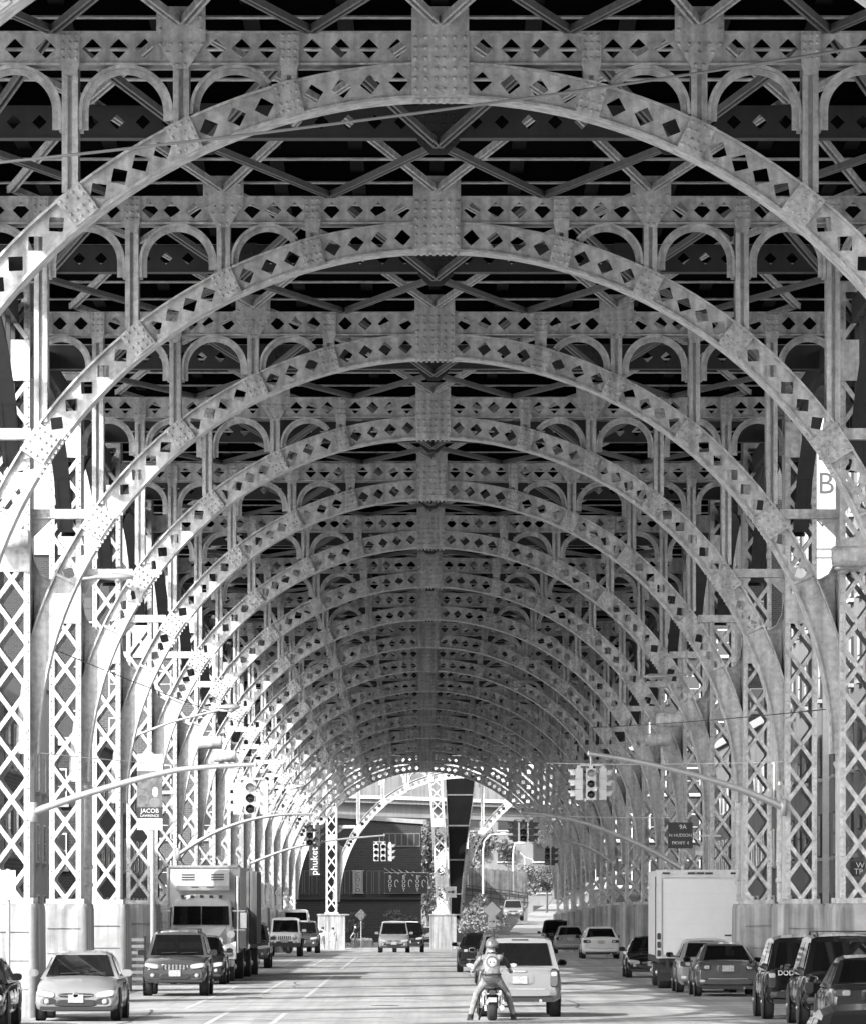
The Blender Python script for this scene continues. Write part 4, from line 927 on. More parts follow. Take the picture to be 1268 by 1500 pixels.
def car(style, paint, label, px, py=None, d=None, to=False, W=1.8, H=1.45, L=4.6, group=None, name='parked_car', cat='car', grille='bar', X=None, **op):
    if d is None: d = base_d(py)
    Y = d * BAY; X = (px - VX) / FPX * Y if X is None else X; zg = op.get('zg', gz(Y))
    zb, belt, hf, hb, dk, rt, yfb, yft, yrt, yrb, kb, kr = STY[style]
    t = thing(name, label, cat, (X, Y + L / 2, zg), (0, 0, PI if to else 0), group or ('cars facing the camera' if to else 'cars seen from behind'))
    hw = W / 2; mb = MB()
    loft(mb, [(-.5 * L, zb + .16, rt - .12, hw * .86, .0), (-.49 * L, zb + .06, rt - .03, hw * .95, .01), (-.46 * L, zb + .02, rt, hw * .985, .02), (yrb * L, zb, dk, hw, .02), (yrb * L * .5, zb, belt + .02, hw, .01), (0, zb, belt, hw, .0),
              (yfb * L, zb, hb, hw * .995, .03), ((yfb + .48) / 2 * L, zb, (hb + hf) / 2 + .03, hw * .985, .04), (.455 * L, zb + .02, hf + .01, hw * .96, .03), (.487 * L, zb + .05, hf - .07, hw * .92, .01), (.5 * L, zb + .12, hf - .17, hw * .84, .0)], paint)
    mb.obj('body', t)
    # cabin shell
    hbw, hrw = hw * kb, hw * kr; zr = H; zc = belt - .06
    o = [(yfb * L, zc, hbw), (yft * L, zr - .05, hrw), ((yft * .7 + yrt * .3) * L, zr - .005, hrw * .99), ((yft + yrt) / 2 * L, zr, hrw * .98), (yrt * L, zr - .05, hrw), (yrb * L, zc, hbw)]
    mb = MB(); vs = []; xs = [-1, -.82, -.4, 0, .4, .82, 1]
    for k, (y, z, hh) in enumerate(o):
        for x in xs: vs.append((x * hh, y, z + (.03 * (1 - x * x) if 0 < k < 5 else 0) - (.035 if abs(x) == 1 and 0 < k < 5 else 0)))
    n = len(xs); fs = [(i * n + j, i * n + j + 1, (i + 1) * n + j + 1, (i + 1) * n + j) for i in range(len(o) - 1) for j in range(n - 1)]
    fs += [tuple(i * n for i in range(len(o))), tuple(i * n + n - 1 for i in range(len(o)))]
    mb.add(vs, fs, paint); mb.obj('cabin', t)
    def V(k, x): y, z, hh = o[k]; return (x * hh, y, z)
    fw = [V(0, .97), V(0, -.97), V(1, -.97), V(1, .97)]                     # seen from the front
    mb = MB(); slab(mb, inset(fw, .05, .09, .035), .03, 'glass'); mb.obj('windshield', t)
    rw = [V(5, -.97), V(5, .97), V(4, .97), V(4, -.97)]
    rz = (.14 if style in ('suv', 'van', 'jeep', 'hatch') else .09)
    mb = MB(); slab(mb, inset(rw, .07, rz, .035), .03, 'glass'); mb.obj('rear_window', t)
    for s in (-1, 1):
        a, b, c, e = V(0, s), V(5, s), V(4, s), V(1, s); q = [b, a, e, c] if s > 0 else [a, b, c, e]
        for f0, f1 in ((.10, .50), (.53, .90)):
            Q = [Vector(p) for p in q]; B0 = Q[0].lerp(Q[1], f0); B1 = Q[0].lerp(Q[1], f1); T0 = Q[3].lerp(Q[2], f0); T1 = Q[3].lerp(Q[2], f1)
            mb = MB(); slab(mb, inset([B0, B1, T1, T0], .03, .14, .012), .02, 'glass'); mb.obj('side_window', t)
    # wheels
    R = op.get('wheel', .33 if H < 1.6 else .37); me = None; tw = .22 if H < 1.6 else .25
    for wy in (.30 * L, -.29 * L):
        for s in (-1, 1):
            mb = MB(); mb.lathe([(R * .6, -tw / 2), (R * .93, -tw / 2), (R, -tw / 2 + .04), (R, tw / 2 - .04), (R * .93, tw / 2), (R * .6, tw / 2)], (0, 0, 0), 'x', 20, 'rubber')
            wl = mb.obj('wheel', t, loc=(s * (hw - tw / 2 + .012), wy, R))
            mb = MB(); mb.lathe([(R * .58, -.03), (R * .5, .01), (R * .15, .02), (R * .1, .05)], (0, 0, 0), 'x', 10, 'rim'); r = mb.obj('rim', wl, loc=(s * (tw / 2 - .03), 0, 0)); r.scale = (s, 1, 1)
            mb = MB(); mb.lathe([(R * 1.16, -.006), (R * 1.16, .006)], (0, 0, 0), 'x', 20, 'black'); mb.obj('wheel_arch', t, loc=(s * (hw - .004), wy, R + .02))
    # front face
    yf = .5 * L; zh = (hf - .17 + zb) / 2 + .12; fz = hf - .13
    if op.get('front', to):
        rnd = style == 'jeep'
        for s in (-1, 1):
            mb = MB()
            if rnd: mb.lathe([(.12, yf - .03), (.12, yf + .02), (.10, yf + .03), (.04, yf + .05)], (s * hw * .62, 0, .92), 'y', 16, 'lamp')
            else: mb.pad(s * hw * .70, fz + .01, hw * .46, .14, yf - .10, .115, 'lamp', 3.4, 16, -.35, s * .16)
            mb.obj('headlight', t)
            mb = MB(); mb.lathe([(.06, yf - .03), (.06, yf + .015), (.03, yf + .03)], (s * hw * .68, 0, zb + .22), 'y', 12, 'lamp'); mb.obj('fog_light', t)
            if not rnd: mb = MB(); mb.pad(s * hw * .62, zb + .22, hw * .34, .13, yf - .03, .04, 'black', 4); mb.obj('bumper_vent', t)
        if grille == 'slots':
            gw = hw * .82; gh = .17 if style != 'jeep' else .26; gzc = fz - .02 if style != 'jeep' else .90
            mb = MB(); mb.pad(0, gzc, gw, gh, yf - .04, .05, 'chrome' if style != 'jeep' else paint, 6); g = mb.obj('grille', t)
            for k in range(7): mb = MB(); mb.pad(-gw * .41 + gw * .82 * k / 6, gzc, gw * .075, gh * .82, yf + .004, .012, 'black', 4); mb.obj('grille_slot', g)
        else:
            mb = MB(); mb.pad(0, fz - .02, hw * .85, .10, yf - .04, .05, 'black', 4); g = mb.obj('grille', t)
            mb = MB(); mb.box(-hw * .40, hw * .40, yf + .008, yf + .024, fz - .028, fz - .008, 'chrome'); mb.pad(0, fz - .01, .13, .11, yf + .01, .025, 'chrome', 2.5); mb.obj('emblem', g)
        mb = MB(); mb.pad(0, zb + .19, hw * 1.05, .15, yf - .03, .045, 'black', 5); mb.obj('air_intake', t)
        mb = MB(); mb.box(-.16, .16, yf + .02, yf + .035, zb + .20, zb + .37, 'plate'); mb.obj('number_plate', t)
        mb = MB(); mb.box(-hw * .84, hw * .84, yf - .10, yf + .015, zb + .04, zb + .115, 'black'); mb.obj('bumper', t)
        mb = MB(); mb.bar((-.12, yfb * L - .01 + .03, zc + .12), (-.55, yfb * L * .93 + .03, zc + .14), .02, .015, 'black'); mb.bar((.42, yfb * L + .02, zc + .12), (.0, yfb * L * .94 + .03, zc + .14), .02, .015, 'black'); mb.obj('wiper', t)
    if not to or op.get('rear'):
        yr = -.5 * L; tall = style in ('suv', 'van', 'jeep', 'pickup')
        for s in (-1, 1):
            mb = MB(); mb.pad(s * hw * (.83 if tall else .72), rt - (.22 if tall else .17), hw * (.20 if tall else .40), .42 if tall else .16, yr + .09, -.12, 'tail', 4, 16, .12 if not tall else .05); tl = mb.obj('tail_light', t)
            mb = MB(); mb.pad(s * hw * (.83 if tall else .66), rt - (.13 if tall else .17), hw * (.15 if tall else .16), .10, yr - .03, -.012, 'lamp', 4); mb.obj('reverse_lamp', tl)
        mb = MB(); mb.pad(0, rt - (.24 if tall else .2) - (0 if tall else .02), .62, .24, yr + .0, -.012, paint, 5); mb.obj('plate_recess', t)
        mb = MB(); mb.box(-.16, .16, yr - .034, yr - .02, rt - .34 - (0 if tall else -.06), rt - .18 - (0 if tall else -.06), 'plate'); mb.obj('number_plate', t)
        mb = MB(); mb.pad(0, zb + .20, hw * 1.78, .17, yr + .06, -.10, 'black' if op.get('bump') == 'black' else paint, 6); mb.obj('bumper', t)
        mb = MB(); mb.box(-hw * .8, hw * .8, yr + .0, yr + .1, zb + .0, zb + .1, 'black'); mb.box(-hw * .62, hw * .62, yr - .048, yr - .03, zb + .27, zb + .295, 'chrome'); mb.obj('valance', t)
        mb = MB(); mb.tube([(hw * .5, yr - .06, zb + .03), (hw * .5, yr + .2, zb + .03)], .035, 'chrome', 8); mb.obj('exhaust', t)
        mb = MB(); mb.box(-.18, .18, yrt * L - .03, yrt * L - .002, H - .075, H - .045, 'tail'); mb.obj('brake_light', t)
        if tall: mb = MB(); mb.pad(0, belt - .09, .3, .05, yr + .02, -.03, 'chrome', 4); mb.obj('hatch_handle', t)
    for s in (-1, 1):
        mb = MB(); mb.pad(s * (hw + .10), belt + .07, .21, .15, yfb * L - .20, -.10, op.get('mirror', paint), 3); mb.box(min(s * (hw - .06), s * (hw + .02)), max(s * (hw - .06), s * (hw + .02)), yfb * L - .27, yfb * L - .22, belt + .0, belt + .05, 'black'); mr = mb.obj('mirror', t)
        mb = MB(); mb.pad(s * (hw + .10), belt + .07, .17, .11, yfb * L - .301, -.006, 'glass', 3); mb.obj('mirror_glass', mr)
    if op.get('rails'):
        for s in (-1, 1):
            mb = MB(); mb.tube([(s * hrw * .82, yft * L - .1, zr - .02), (s * hrw * .82, yft * L - .25, zr + .06), (s * hrw * .82, yrt * L + .3, zr + .06), (s * hrw * .82, yrt * L + .12, zr - .02)], .02, 'black', 6); mb.obj('roof_rail', t)
        for f in (.3, .75): mb = MB(); y = (yft + (yrt - yft) * f) * L; mb.box(-hrw * .82, hrw * .82, y - .03, y + .03, zr + .055, zr + .075, 'black'); mb.obj('cross_bar', t)
    for s in (-1, 1):
        mb = MB(); x = s * (hw + .001); a, b = sorted((x, x - s * .02))
        for y in (.02 * L, -.14 * L): mb.box(a, b, y - .004, y + .004, zb + .15, belt - .1, 'black')
        mb.box(a - .012 if s < 0 else a, b + .012 if s > 0 else b, -.11 * L, -.11 * L + .18, belt - .17, belt - .14, 'black'); mb.obj('door_seam', t)
    if style == 'jeep':
        for s in (-1, 1):
            for y in (.30 * L, -.29 * L):
                a, b = sorted((s * (hw - .32), s * (hw + .08))); mb = MB(); mb.hexa([(a, y - .42, .62), (b, y - .42, .62), (b, y + .5, .62), (a, y + .5, .62)], [(a, y - .3, .86), (b, y - .3, .84), (b, y + .36, .84), (a, y + .36, .86)], 'black'); mb.obj('fender', t)
        mb = MB(); mb.box(-hw * .95, hw * .95, yf + .0, yf + .16, .48, .66, 'black'); mb.obj('bumper', t)
    return t
car('sedan', 'silver', 'silver sedan parked nose-on before the nearest sunlit pedestals', 111, 1497, to=True, W=1.8, H=1.46, L=4.6, mirror='silver')
t = car('suv', 'grey', 'dark grey four-wheel drive with a slotted chrome grille before the delivery truck', 256, 1460, to=True, W=1.76, H=1.74, L=4.4, grille='slots', rails=True, mirror='dark2', cat='suv')
car('hatch', 'dark2', 'dark car half hidden behind the slotted-grille four-wheel drive', 289, 1443, to=True, W=1.72, H=1.50, L=4.2)
car('suv', 'grey', 'grey four-wheel drive half hidden behind the slatted truck', 361, 1419, to=True, W=1.80, H=1.80, L=4.6, cat='suv')
car('jeep', 'white', 'white open-fendered jeep coming towards the camera', 417, d=14.6, to=True, W=1.62, H=1.86, L=4.0, grille='slots', wheel=.40, cat='jeep', name='oncoming_car')
car('suv', 'grey', 'grey car close behind the oncoming white jeep', 443, d=16.5, to=True, W=1.8, H=1.75, L=4.5, name='oncoming_car')
car('van', 'silver', 'pale minivan coming towards the camera before the dark brick building', 577, d=17.3, to=True, W=1.78, H=1.78, L=4.6, name='oncoming_car', cat='minivan')
car('suv', 'dark', 'dark car half hidden behind the oncoming minivan', 598, d=17.9, to=True, W=1.85, H=1.80, L=4.6, name='oncoming_car')
car('suv', 'silver', 'silver four-wheel drive with roof rails stopped just ahead of the motorcyclist', 761, 1491, W=1.80, H=1.76, L=4.5, rails=True, mirror='dark', name='silver_suv', cat='suv', bump='paint')
car('hatch', 'silver', 'silver car mostly hidden ahead of the silver four-wheel drive', 738, d=9.4, W=1.75, H=1.60, L=4.3, name='queued_car')
car('sedan', 'dark', 'dark sedan farther up the queue ahead of the motorcyclist', 705, 1425, W=1.75, H=1.43, L=4.5, name='queued_car')
car('pickup', 'dark', 'dark pickup far up the shaded kerb before the ramp', 816, d=18.7, W=1.95, H=1.98, L=5.2, cat='pickup')
car('sedan', 'silver', 'silver sedan behind the dark pickup at the far shaded kerb', 835, d=16.4, W=1.72, H=1.48, L=4.6)
car('sedan', 'white', 'white sedan at the shaded kerb under the far signals', 880, 1405, W=1.80, H=1.46, L=4.5, mirror='dark')
car('coupe', 'dark', 'black small car facing the camera beside the box truck', 955, 1433, to=True, W=1.74, H=1.38, L=4.2)
car('hatch', 'silver', 'silver hatchback half hidden behind the silver coupe', 1036, d=8.5, W=1.68, H=1.50, L=3.9, mirror='dark')
car('coupe', 'grey', 'grey silver coupe with pale plate parked behind the box truck', 1066, d=8.15, W=1.74, H=1.43, L=4.3, mirror='dark')
t = car('suv', 'dark', 'black four-wheel drive with chrome letters on its tailgate', 1181, d=6.5, W=1.78, H=1.79, L=4.6, bump='black', cat='suv')
lettering('DODGE', .15, 'signwhite', t, (-.62, -.5 * 4.6 - .03, 1.0), ext=.02, align='LEFT')
car('suv', 'dark', 'black four-wheel drive with roof rails at the edge of the view', 1244, d=6.1, W=1.95, H=1.86, L=4.8, rails=True, bump='black', cat='suv')
car('sedan', 'dark2', 'glossy charcoal sedan cut off by the edge of the view', 1285, d=5.72, W=1.8, H=1.48, L=4.5)
car('sedan', 'dark', 'dark car roof low in the nearest corner of the street', 1262, d=2.95, X=4.62, W=1.8, H=1.43, L=4.6)
car('sedan', 'dark', 'black sedan cut off at the edge of the view before the silver sedan', 0, d=6.03, X=-9.18, to=True, W=1.8, H=1.42, L=4.6)
car('suv', 'silver', 'small pale car standing on the bank beside the ramp', 751, d=25.5, to=True, W=1.75, H=1.75, L=4.4, zg=P(0, 1349, 25.5).z, front=True)
car('sedan', 'white', 'white car far behind the middle pedestal', 622, d=24.0, to=True, W=1.75, H=1.4, L=4.4)
car('van', 'white', 'tall white van behind the cars following the jeep', 432, d=18.6, to=True, W=1.9, H=2.6, L=5.4, cat='van')

# delivery truck with a refrigerated box, facing the camera
def truck_wheel(t, x, y, R, w, s):
    mb = MB(); mb.lathe([(R * .55, -w / 2), (R * .95, -w / 2), (R, -w / 2 + .04), (R, w / 2 - .04), (R * .95, w / 2), (R * .55, w / 2)], (0, 0, 0), 'x', 20, 'rubber'); wl = mb.obj('wheel', t, loc=(x, y, R))
    mb = MB(); mb.lathe([(R * .54, -.04), (R * .46, .02), (R * .2, .03), (R * .15, .09)], (0, 0, 0), 'x', 12, 'rim'); r = mb.obj('rim', wl, loc=(s * (w / 2 - .02), 0, 0)); r.scale = (s, 1, 1)
d = 9.78; Y = d * BAY; t = thing('delivery_truck', 'white refrigerated delivery truck facing the camera beside the sunlit columns', 'truck', (-7.15, Y, gz(Y)), (0, 0, PI), 'cars facing the camera')
# local: front at y=0 after turning, body runs to -y
mb = MB(); mb.box(-1.18, 1.18, -9.0, -2.5, 1.02, 3.72, 'boxwhite'); mb.obj('cargo_box', t)
mb = MB()
for x in (-1.2, 1.14): mb.box(x, x + .06, -2.5, -2.44, 1.0, 3.76, 'alu')
mb.box(-1.2, 1.2, -2.5, -2.44, 3.70, 3.77, 'alu'); mb.box(-1.2, 1.2, -2.5, -2.44, .98, 1.05, 'alu')
for k in range(12): y = -2.8 - k * .52; mb.box(-1.195, -1.181, y - .02, y + .02, 1.05, 3.7, 'alu'); mb.box(1.181, 1.195, y - .02, y + .02, 1.05, 3.7, 'alu')
mb.obj('box_frame', t)
mb = MB(); mb.prism([(-2.43, 2.95), (-2.1, 2.95), (-1.98, 3.1), (-1.98, 3.52), (-2.1, 3.62), (-2.43, 3.62)], -.86, .86, 'boxwhite', 'x'); ru = mb.obj('refrigeration_unit', t)
for sx in (-1, 1):
    for k in range(3): mb = MB(); mb.box(sx * .48 - .21, sx * .48 + .21, -1.985, -1.965, 3.28 + k * .08, 3.315 + k * .08, 'black'); mb.obj('louver', ru)
    mb = MB(); mb.box(sx * .25 - .12, sx * .25 + .12, -1.995, -1.972, 3.03, 3.06, 'black'); mb.obj('vent', ru)
mb = MB()   # cab with rounded roof
loft(mb, [(-2.4, .62, 2.72, 1.02, .06), (-1.45, .62, 2.74, 1.02, .08), (-1.2, .62, 2.66, 1.01, .07), (-.98, .62, 2.48, .99, .05), (-.86, .62, 1.86, .98, .03), (-.80, .62, 1.70, .96, .02)], 'boxwhite'); mb.obj('cab', t)
q = [(.93, -.80, 1.80), (-.93, -.80, 1.80), (-.90, -.96, 2.44), (.90, -.96, 2.44)]
for a, b in ((.01, .492), (.508, .99)):
    Q = [Vector(p) for p in q]; mb = MB(); slab(mb, inset([Q[0].lerp(Q[1], a), Q[0].lerp(Q[1], b), Q[3].lerp(Q[2], b), Q[3].lerp(Q[2], a)], 0, .03, .05), .05, 'glass'); mb.obj('windshield', t)
for k in range(5): mb = MB(); mb.box(-.62 + k * .31 - .06, -.62 + k * .31 + .06, -1.30, -1.15, 2.70, 2.79, 'tail'); mb.obj('marker_lamp', t)
mb = MB(); mb.tube([(-1.12, -2.3, .9), (-1.12, -2.3, 3.2), (-1.12, -2.36, 3.4)], .07, 'chrome', 10); mb.obj('exhaust_stack', t)
for s in (-1, 1): mb = MB(); a, b = sorted((s * 1.025, s * 1.0)); mb.box(a, b, -2.0, -1.15, 1.75, 2.4, 'glass'); mb.obj('side_window', t)
mb = MB(); mb.hexa([(-.62, .0, .75), (.62, .0, .75), (.86, -.9, .75), (-.86, -.9, .75)], [(-.55, -.04, 1.36), (.55, -.04, 1.36), (.84, -.88, 1.80), (-.84, -.88, 1.80)], 'boxwhite'); mb.obj('hood', t)
mb = MB(); mb.pad(0, 1.02, .92, .48, -.02, .04, 'black', 6); g = mb.obj('grille', t)
for k in range(5): mb = MB(); mb.box(-.42, .42, .022, .035, .84 + k * .09, .86 + k * .09, 'chrome'); mb.obj('grille_bar', g)
for s in (-1, 1):
    mb = MB(); a, b = sorted((s * .60, s * 1.14)); mb.hexa([(a, -.95, .72), (b, -.95, .72), (b, -.12, .72), (a, -.05, .72)], [(a, -.85, 1.30), (b - (.06 if s > 0 else 0), -.8, 1.16), (b - (.06 if s > 0 else 0), -.3, 1.14), (a, -.25, 1.28)], 'boxwhite'); mb.obj('fender', t)
    mb = MB(); mb.pad(s * .87, .93, .36, .19, -.10, .09, 'lamp', 3, 16, -.1); mb.obj('headlight', t)
    mb = MB(); mb.box(s * 1.36 - .1, s * 1.36 + .1, -1.16, -1.06, 1.72, 2.22, 'chrome'); mb.bar((s * 1.0, -1.1, 2.28), (s * 1.42, -1.1, 2.28), .03, .03, 'chrome'); mb.bar((s * 1.0, -1.1, 1.66), (s * 1.42, -1.1, 1.66), .03, .03, 'chrome'); mb.obj('mirror', t)
    mb = MB(); mb.lathe([(.02, -.02), (.13, 0), (.13, .02)], (s * .98, -.3, 1.52), 'y', 12, 'chrome'); mb.bar((s * .98, -.3, 1.28), (s * .98, -.3, 1.42), .02, .02, 'chrome'); mb.obj('hood_mirror', t)
    truck_wheel(t, s * .95, -.55, .48, .28, s); truck_wheel(t, s * .92, -6.8, .48, .5, s)
mb = MB(); mb.box(-1.1, 1.1, .02, .18, .48, .70, 'chrome'); mb.obj('bumper', t)
mb = MB(); mb.box(-.45, .45, -8.9, -.3, .6, .9, 'black'); mb.box(-1.1, 1.1, -8.6, -2.6, .9, 1.02, 'black'); mb.obj('chassis', t)
# slatted truck behind it
d = 10.42; Y = d * BAY; t = thing('slatted_truck', 'tall truck with weathered slatted sides close behind the delivery truck', 'truck', (-6.95, Y, gz(Y)), (0, 0, PI), 'cars facing the camera')
mb = MB(); mb.box(-1.16, 1.16, -7.4, -1.9, 1.1, 3.62, 'wood'); mb.obj('cargo_box', t)
for k in range(9): mb = MB(); x = -1.1 + k * .275; mb.box(x - .12, x + .12, -1.899, -1.86, 1.12, 3.64, 'wood'); mb.obj('slat', t)
for s in (-1, 1):
    for k in range(14): mb = MB(); y = -2.1 - k * .39; a, b = sorted((s * 1.161, s * 1.20)); mb.box(a, b, y - .15, y + .15, 1.12, 3.64, 'wood'); mb.obj('slat', t)
    truck_wheel(t, s * .92, -.6, .48, .28, s); truck_wheel(t, s * .9, -5.6, .48, .48, s)
mb = MB(); loft(mb, [(-1.85, .6, 2.5, 1.0, .05), (-.9, .6, 2.5, 1.0, .05), (-.6, .6, 2.3, .98, .04), (-.3, .6, 1.6, .96, .03), (0, .6, 1.3, .9, .02)], 'dark2'); mb.obj('cab', t)
mb = MB(); slab(mb, [(.85, -.34, 1.68), (-.85, -.34, 1.68), (-.82, -.55, 2.2), (.82, -.55, 2.2)], .05, 'glass'); mb.obj('windshield', t)
mb = MB(); mb.box(-.9, .9, 0, .1, .5, .7, 'black'); mb.box(-.5, .5, -7.2, -.3, .7, 1.1, 'black'); mb.obj('chassis', t)
# white box truck seen from behind
d = 8.9; Y = d * BAY; t = thing('box_truck', 'plain white box truck seen from behind parked between the shaded columns', 'truck', ((1025 - VX) / FPX * Y, Y, 0), group='cars seen from behind')
mb = MB(); mb.box(-1.26, 1.26, .05, 6.0, .98, 3.48, 'boxwhite'); mb.obj('cargo_box', t)
mb = MB(); mb.box(-1.29, -1.13, -.02, .049, .9, 3.5, 'boxwhite'); mb.box(1.13, 1.29, -.02, .049, .9, 3.5, 'boxwhite'); mb.box(-1.129, 1.129, -.02, .049, 3.27, 3.5, 'boxwhite'); mb.box(-1.129, 1.129, -.02, .049, .9, .985, 'alu'); mb.obj('rear_frame', t)
mb = MB(); mb.box(-1.11, 1.11, .02, .047, 1.0, 3.26, 'white'); dr = mb.obj('roller_door', t)
mb = MB()
for k in range(1, 5): mb.box(-1.11, 1.11, .0145, .0195, 1.0 + k * .45, 1.0 + k * .45 + .008, 'boxwhite')
mb.obj('door_seam', dr)
mb = MB(); mb.box(-.1, .1, .0, .019, 1.42, 1.47, 'alu'); mb.box(.72, .92, .0, .019, 1.55, 1.60, 'black'); mb.obj('door_latch', dr)
for x in (-1.0, -.26, 0, .26, 1.0): mb = MB(); mb.box(x - .11, x + .11, -.045, -.021, 3.37, 3.43, 'tail'); mb.obj('marker_lamp', t)
for s in (-1, 1):
    for z in (1.05, 1.3, 1.55): mb = MB(); mb.pad(s * 1.21, z, .11, .19, -.021, -.025, 'tail', 4); mb.obj('tail_light', t)
    truck_wheel(t, s * .92, 1.6, .46, .5, s); truck_wheel(t, s * .95, 7.0, .46, .28, s)
    mb = MB(); mb.box(s * .92 - .3, s * .92 + .3, .9, .93, .22, .85, 'black'); mb.obj('mud_flap', t)
mb = MB(); mb.box(-1.15, 1.15, .02, .16, .48, .60, 'black'); mb.box(-1.0, -.9, .05, .12, .5, .9, 'black'); mb.box(.9, 1.0, .05, .12, .5, .9, 'black'); mb.box(-1.2, 1.2, .1, 7.6, .78, .97, 'black'); mb.obj('bumper', t)
mb = MB(); loft(mb, [(6.1, .6, 2.4, 1.05, .05), (7.4, .6, 2.4, 1.05, .05), (7.9, .6, 1.6, 1.0, .03), (8.3, .6, 1.3, .95, .02)], 'white'); mb.obj('cab', t)
for s in (-1, 1): mb = MB(); mb.bar((s * 1.25, 6.2, .95), (s * 1.38, 6.0, 3.3), .04, .04, 'black') if False else mb.box(s * 1.3 - .02, s * 1.3 + .02, .06, .12, 1.0, 3.3, 'black'); mb.obj('side_rail', t)

# ------------------------------------------------------------------ people
def human(name, joints, edges, regions, parent):
    """one continuous skin over a skeleton; regions colour the faces by the nearest bone"""
    keys = list(joints); me = bpy.data.meshes.new(name); me.from_pydata([joints[k][0] for k in keys], [(keys.index(a), keys.index(b)) for a, b, _ in edges], [])
    o = link(name, me); md = o.modifiers.new('skin', 'SKIN'); md.use_smooth_shade = True
    for i, k in enumerate(keys):
        r = joints[k][1]; v = me.skin_vertices[0].data[i]; v.radius = r if isinstance(r, tuple) else (r, r); v.use_root = (k == 'pelvis')
    sb = o.modifiers.new('sub', 'SUBSURF'); sb.levels = 1; sb.render_levels = 1
    dg = bpy.context.evaluated_depsgraph_get(); m2 = bpy.data.meshes.new_from_object(o.evaluated_get(dg)); bpy.data.objects.remove(o); m2.name = name
    m2.materials.clear(); used = []
    for r in regions.values():
        if r not in used: used.append(r); m2.materials.append(M[r])
    segs = [(Vector(joints[a][0]), Vector(joints[b][0]), used.index(regions[g])) for a, b, g in edges]
    for p in m2.polygons:
        best = min(segs, key=lambda s: ((s[0] + (s[1] - s[0]) * max(0, min(1, (p.center - s[0]).dot(s[1] - s[0]) / (s[1] - s[0]).length_squared))) - p.center).length)
        p.material_index = best[2]; p.use_smooth = True
    return link(name, m2, parent)
def hand(parent, c, m, s, fwd, scale=1.0):
    """palm with four curled fingers of different lengths and a thumb from its side"""
    mb = MB(); c = Vector(c); f = Vector(fwd).normalized(); r = Vector((0, 0, 1)).cross(f).normalized(); u = f.cross(r) ; k = scale
    mb.hexa([c - f * .05 * k - r * .04 * k - u * .014 * k, c - f * .05 * k + r * .04 * k - u * .014 * k, c + f * .045 * k + r * .043 * k - u * .012 * k, c + f * .045 * k - r * .043 * k - u * .012 * k],
            [c - f * .05 * k - r * .036 * k + u * .016 * k, c - f * .05 * k + r * .036 * k + u * .016 * k, c + f * .045 * k + r * .04 * k + u * .012 * k, c + f * .045 * k - r * .04 * k + u * .012 * k], m)
    for i, ln in enumerate((.07, .08, .075, .06)):
        b = c + f * .04 * k + r * ((i - 1.5) * .021 * k); mb.tube([b, b + f * ln * .5 * k - u * .012 * k, b + f * ln * .75 * k - u * .045 * k, b + f * ln * .45 * k - u * .065 * k], [.0095 * k, .009 * k, .0085 * k, .007 * k], m, 6)
    b = c - f * .02 * k - r * (s * .04 * k); mb.tube([b, b + f * .03 * k - r * (s * .025 * k) - u * .02 * k, b + f * .055 * k - r * (s * .012 * k) - u * .045 * k], [.012 * k, .010 * k, .008 * k], m, 6)
    mb.obj('hand', parent)
# motorcycle
d = base_d(1496); Y = d * BAY; bx = (720.5 - VX) / FPX * Y
t = thing('motorcycle', 'heavy cruiser motorcycle seen from behind, stopped beside the silver four-wheel drive', 'motorcycle', (bx, Y, 0))
def bike_wheel(y, R, w):
    mb = MB(); mb.lathe([(R * .68, -w * .4), (R * .82, -w * .5), (R * .95, -w * .42), (R, -w * .2), (R, w * .2), (R * .95, w * .42), (R * .82, w * .5), (R * .68, w * .4)], (0, 0, 0), 'x', 24, 'rubber'); wl = mb.obj('wheel', t, loc=(0, y, R))
    mb = MB(); mb.lathe([(R * .66, -w * .3), (R * .3, -w * .15), (R * .2, -w * .6), (R * .2, w * .6), (R * .3, w * .15), (R * .66, w * .3)], (0, 0, 0), 'x', 12, 'chrome'); mb.obj('rim', wl)
bike_wheel(.33, .325, .21); bike_wheel(1.95, .32, .13)
mb = MB(); vs = []
for k in range(9):
    a = .15 + (PI * .72) * k / 8
    for x in (-.12, -.09, .09, .12): vs.append((x, .33 - .375 * math.cos(a), .325 + .375 * math.sin(a) - (.04 if abs(x) > .1 else 0)))
mb.add(vs, [(4 * i + j, 4 * i + j + 1, 4 * i + j + 5, 4 * i + j + 4) for i in range(8) for j in range(3)], 'dark', True); mb.obj('rear_fender', t)
mb = MB(); mb.pad(0, .60, .15, .11, -.03, -.07, 'tail', 3); mb.obj('tail_light', t)
mb = MB(); mb.box(-.09, .09, -.075, -.06, .40, .50, 'plate'); mb.obj('number_plate', t)
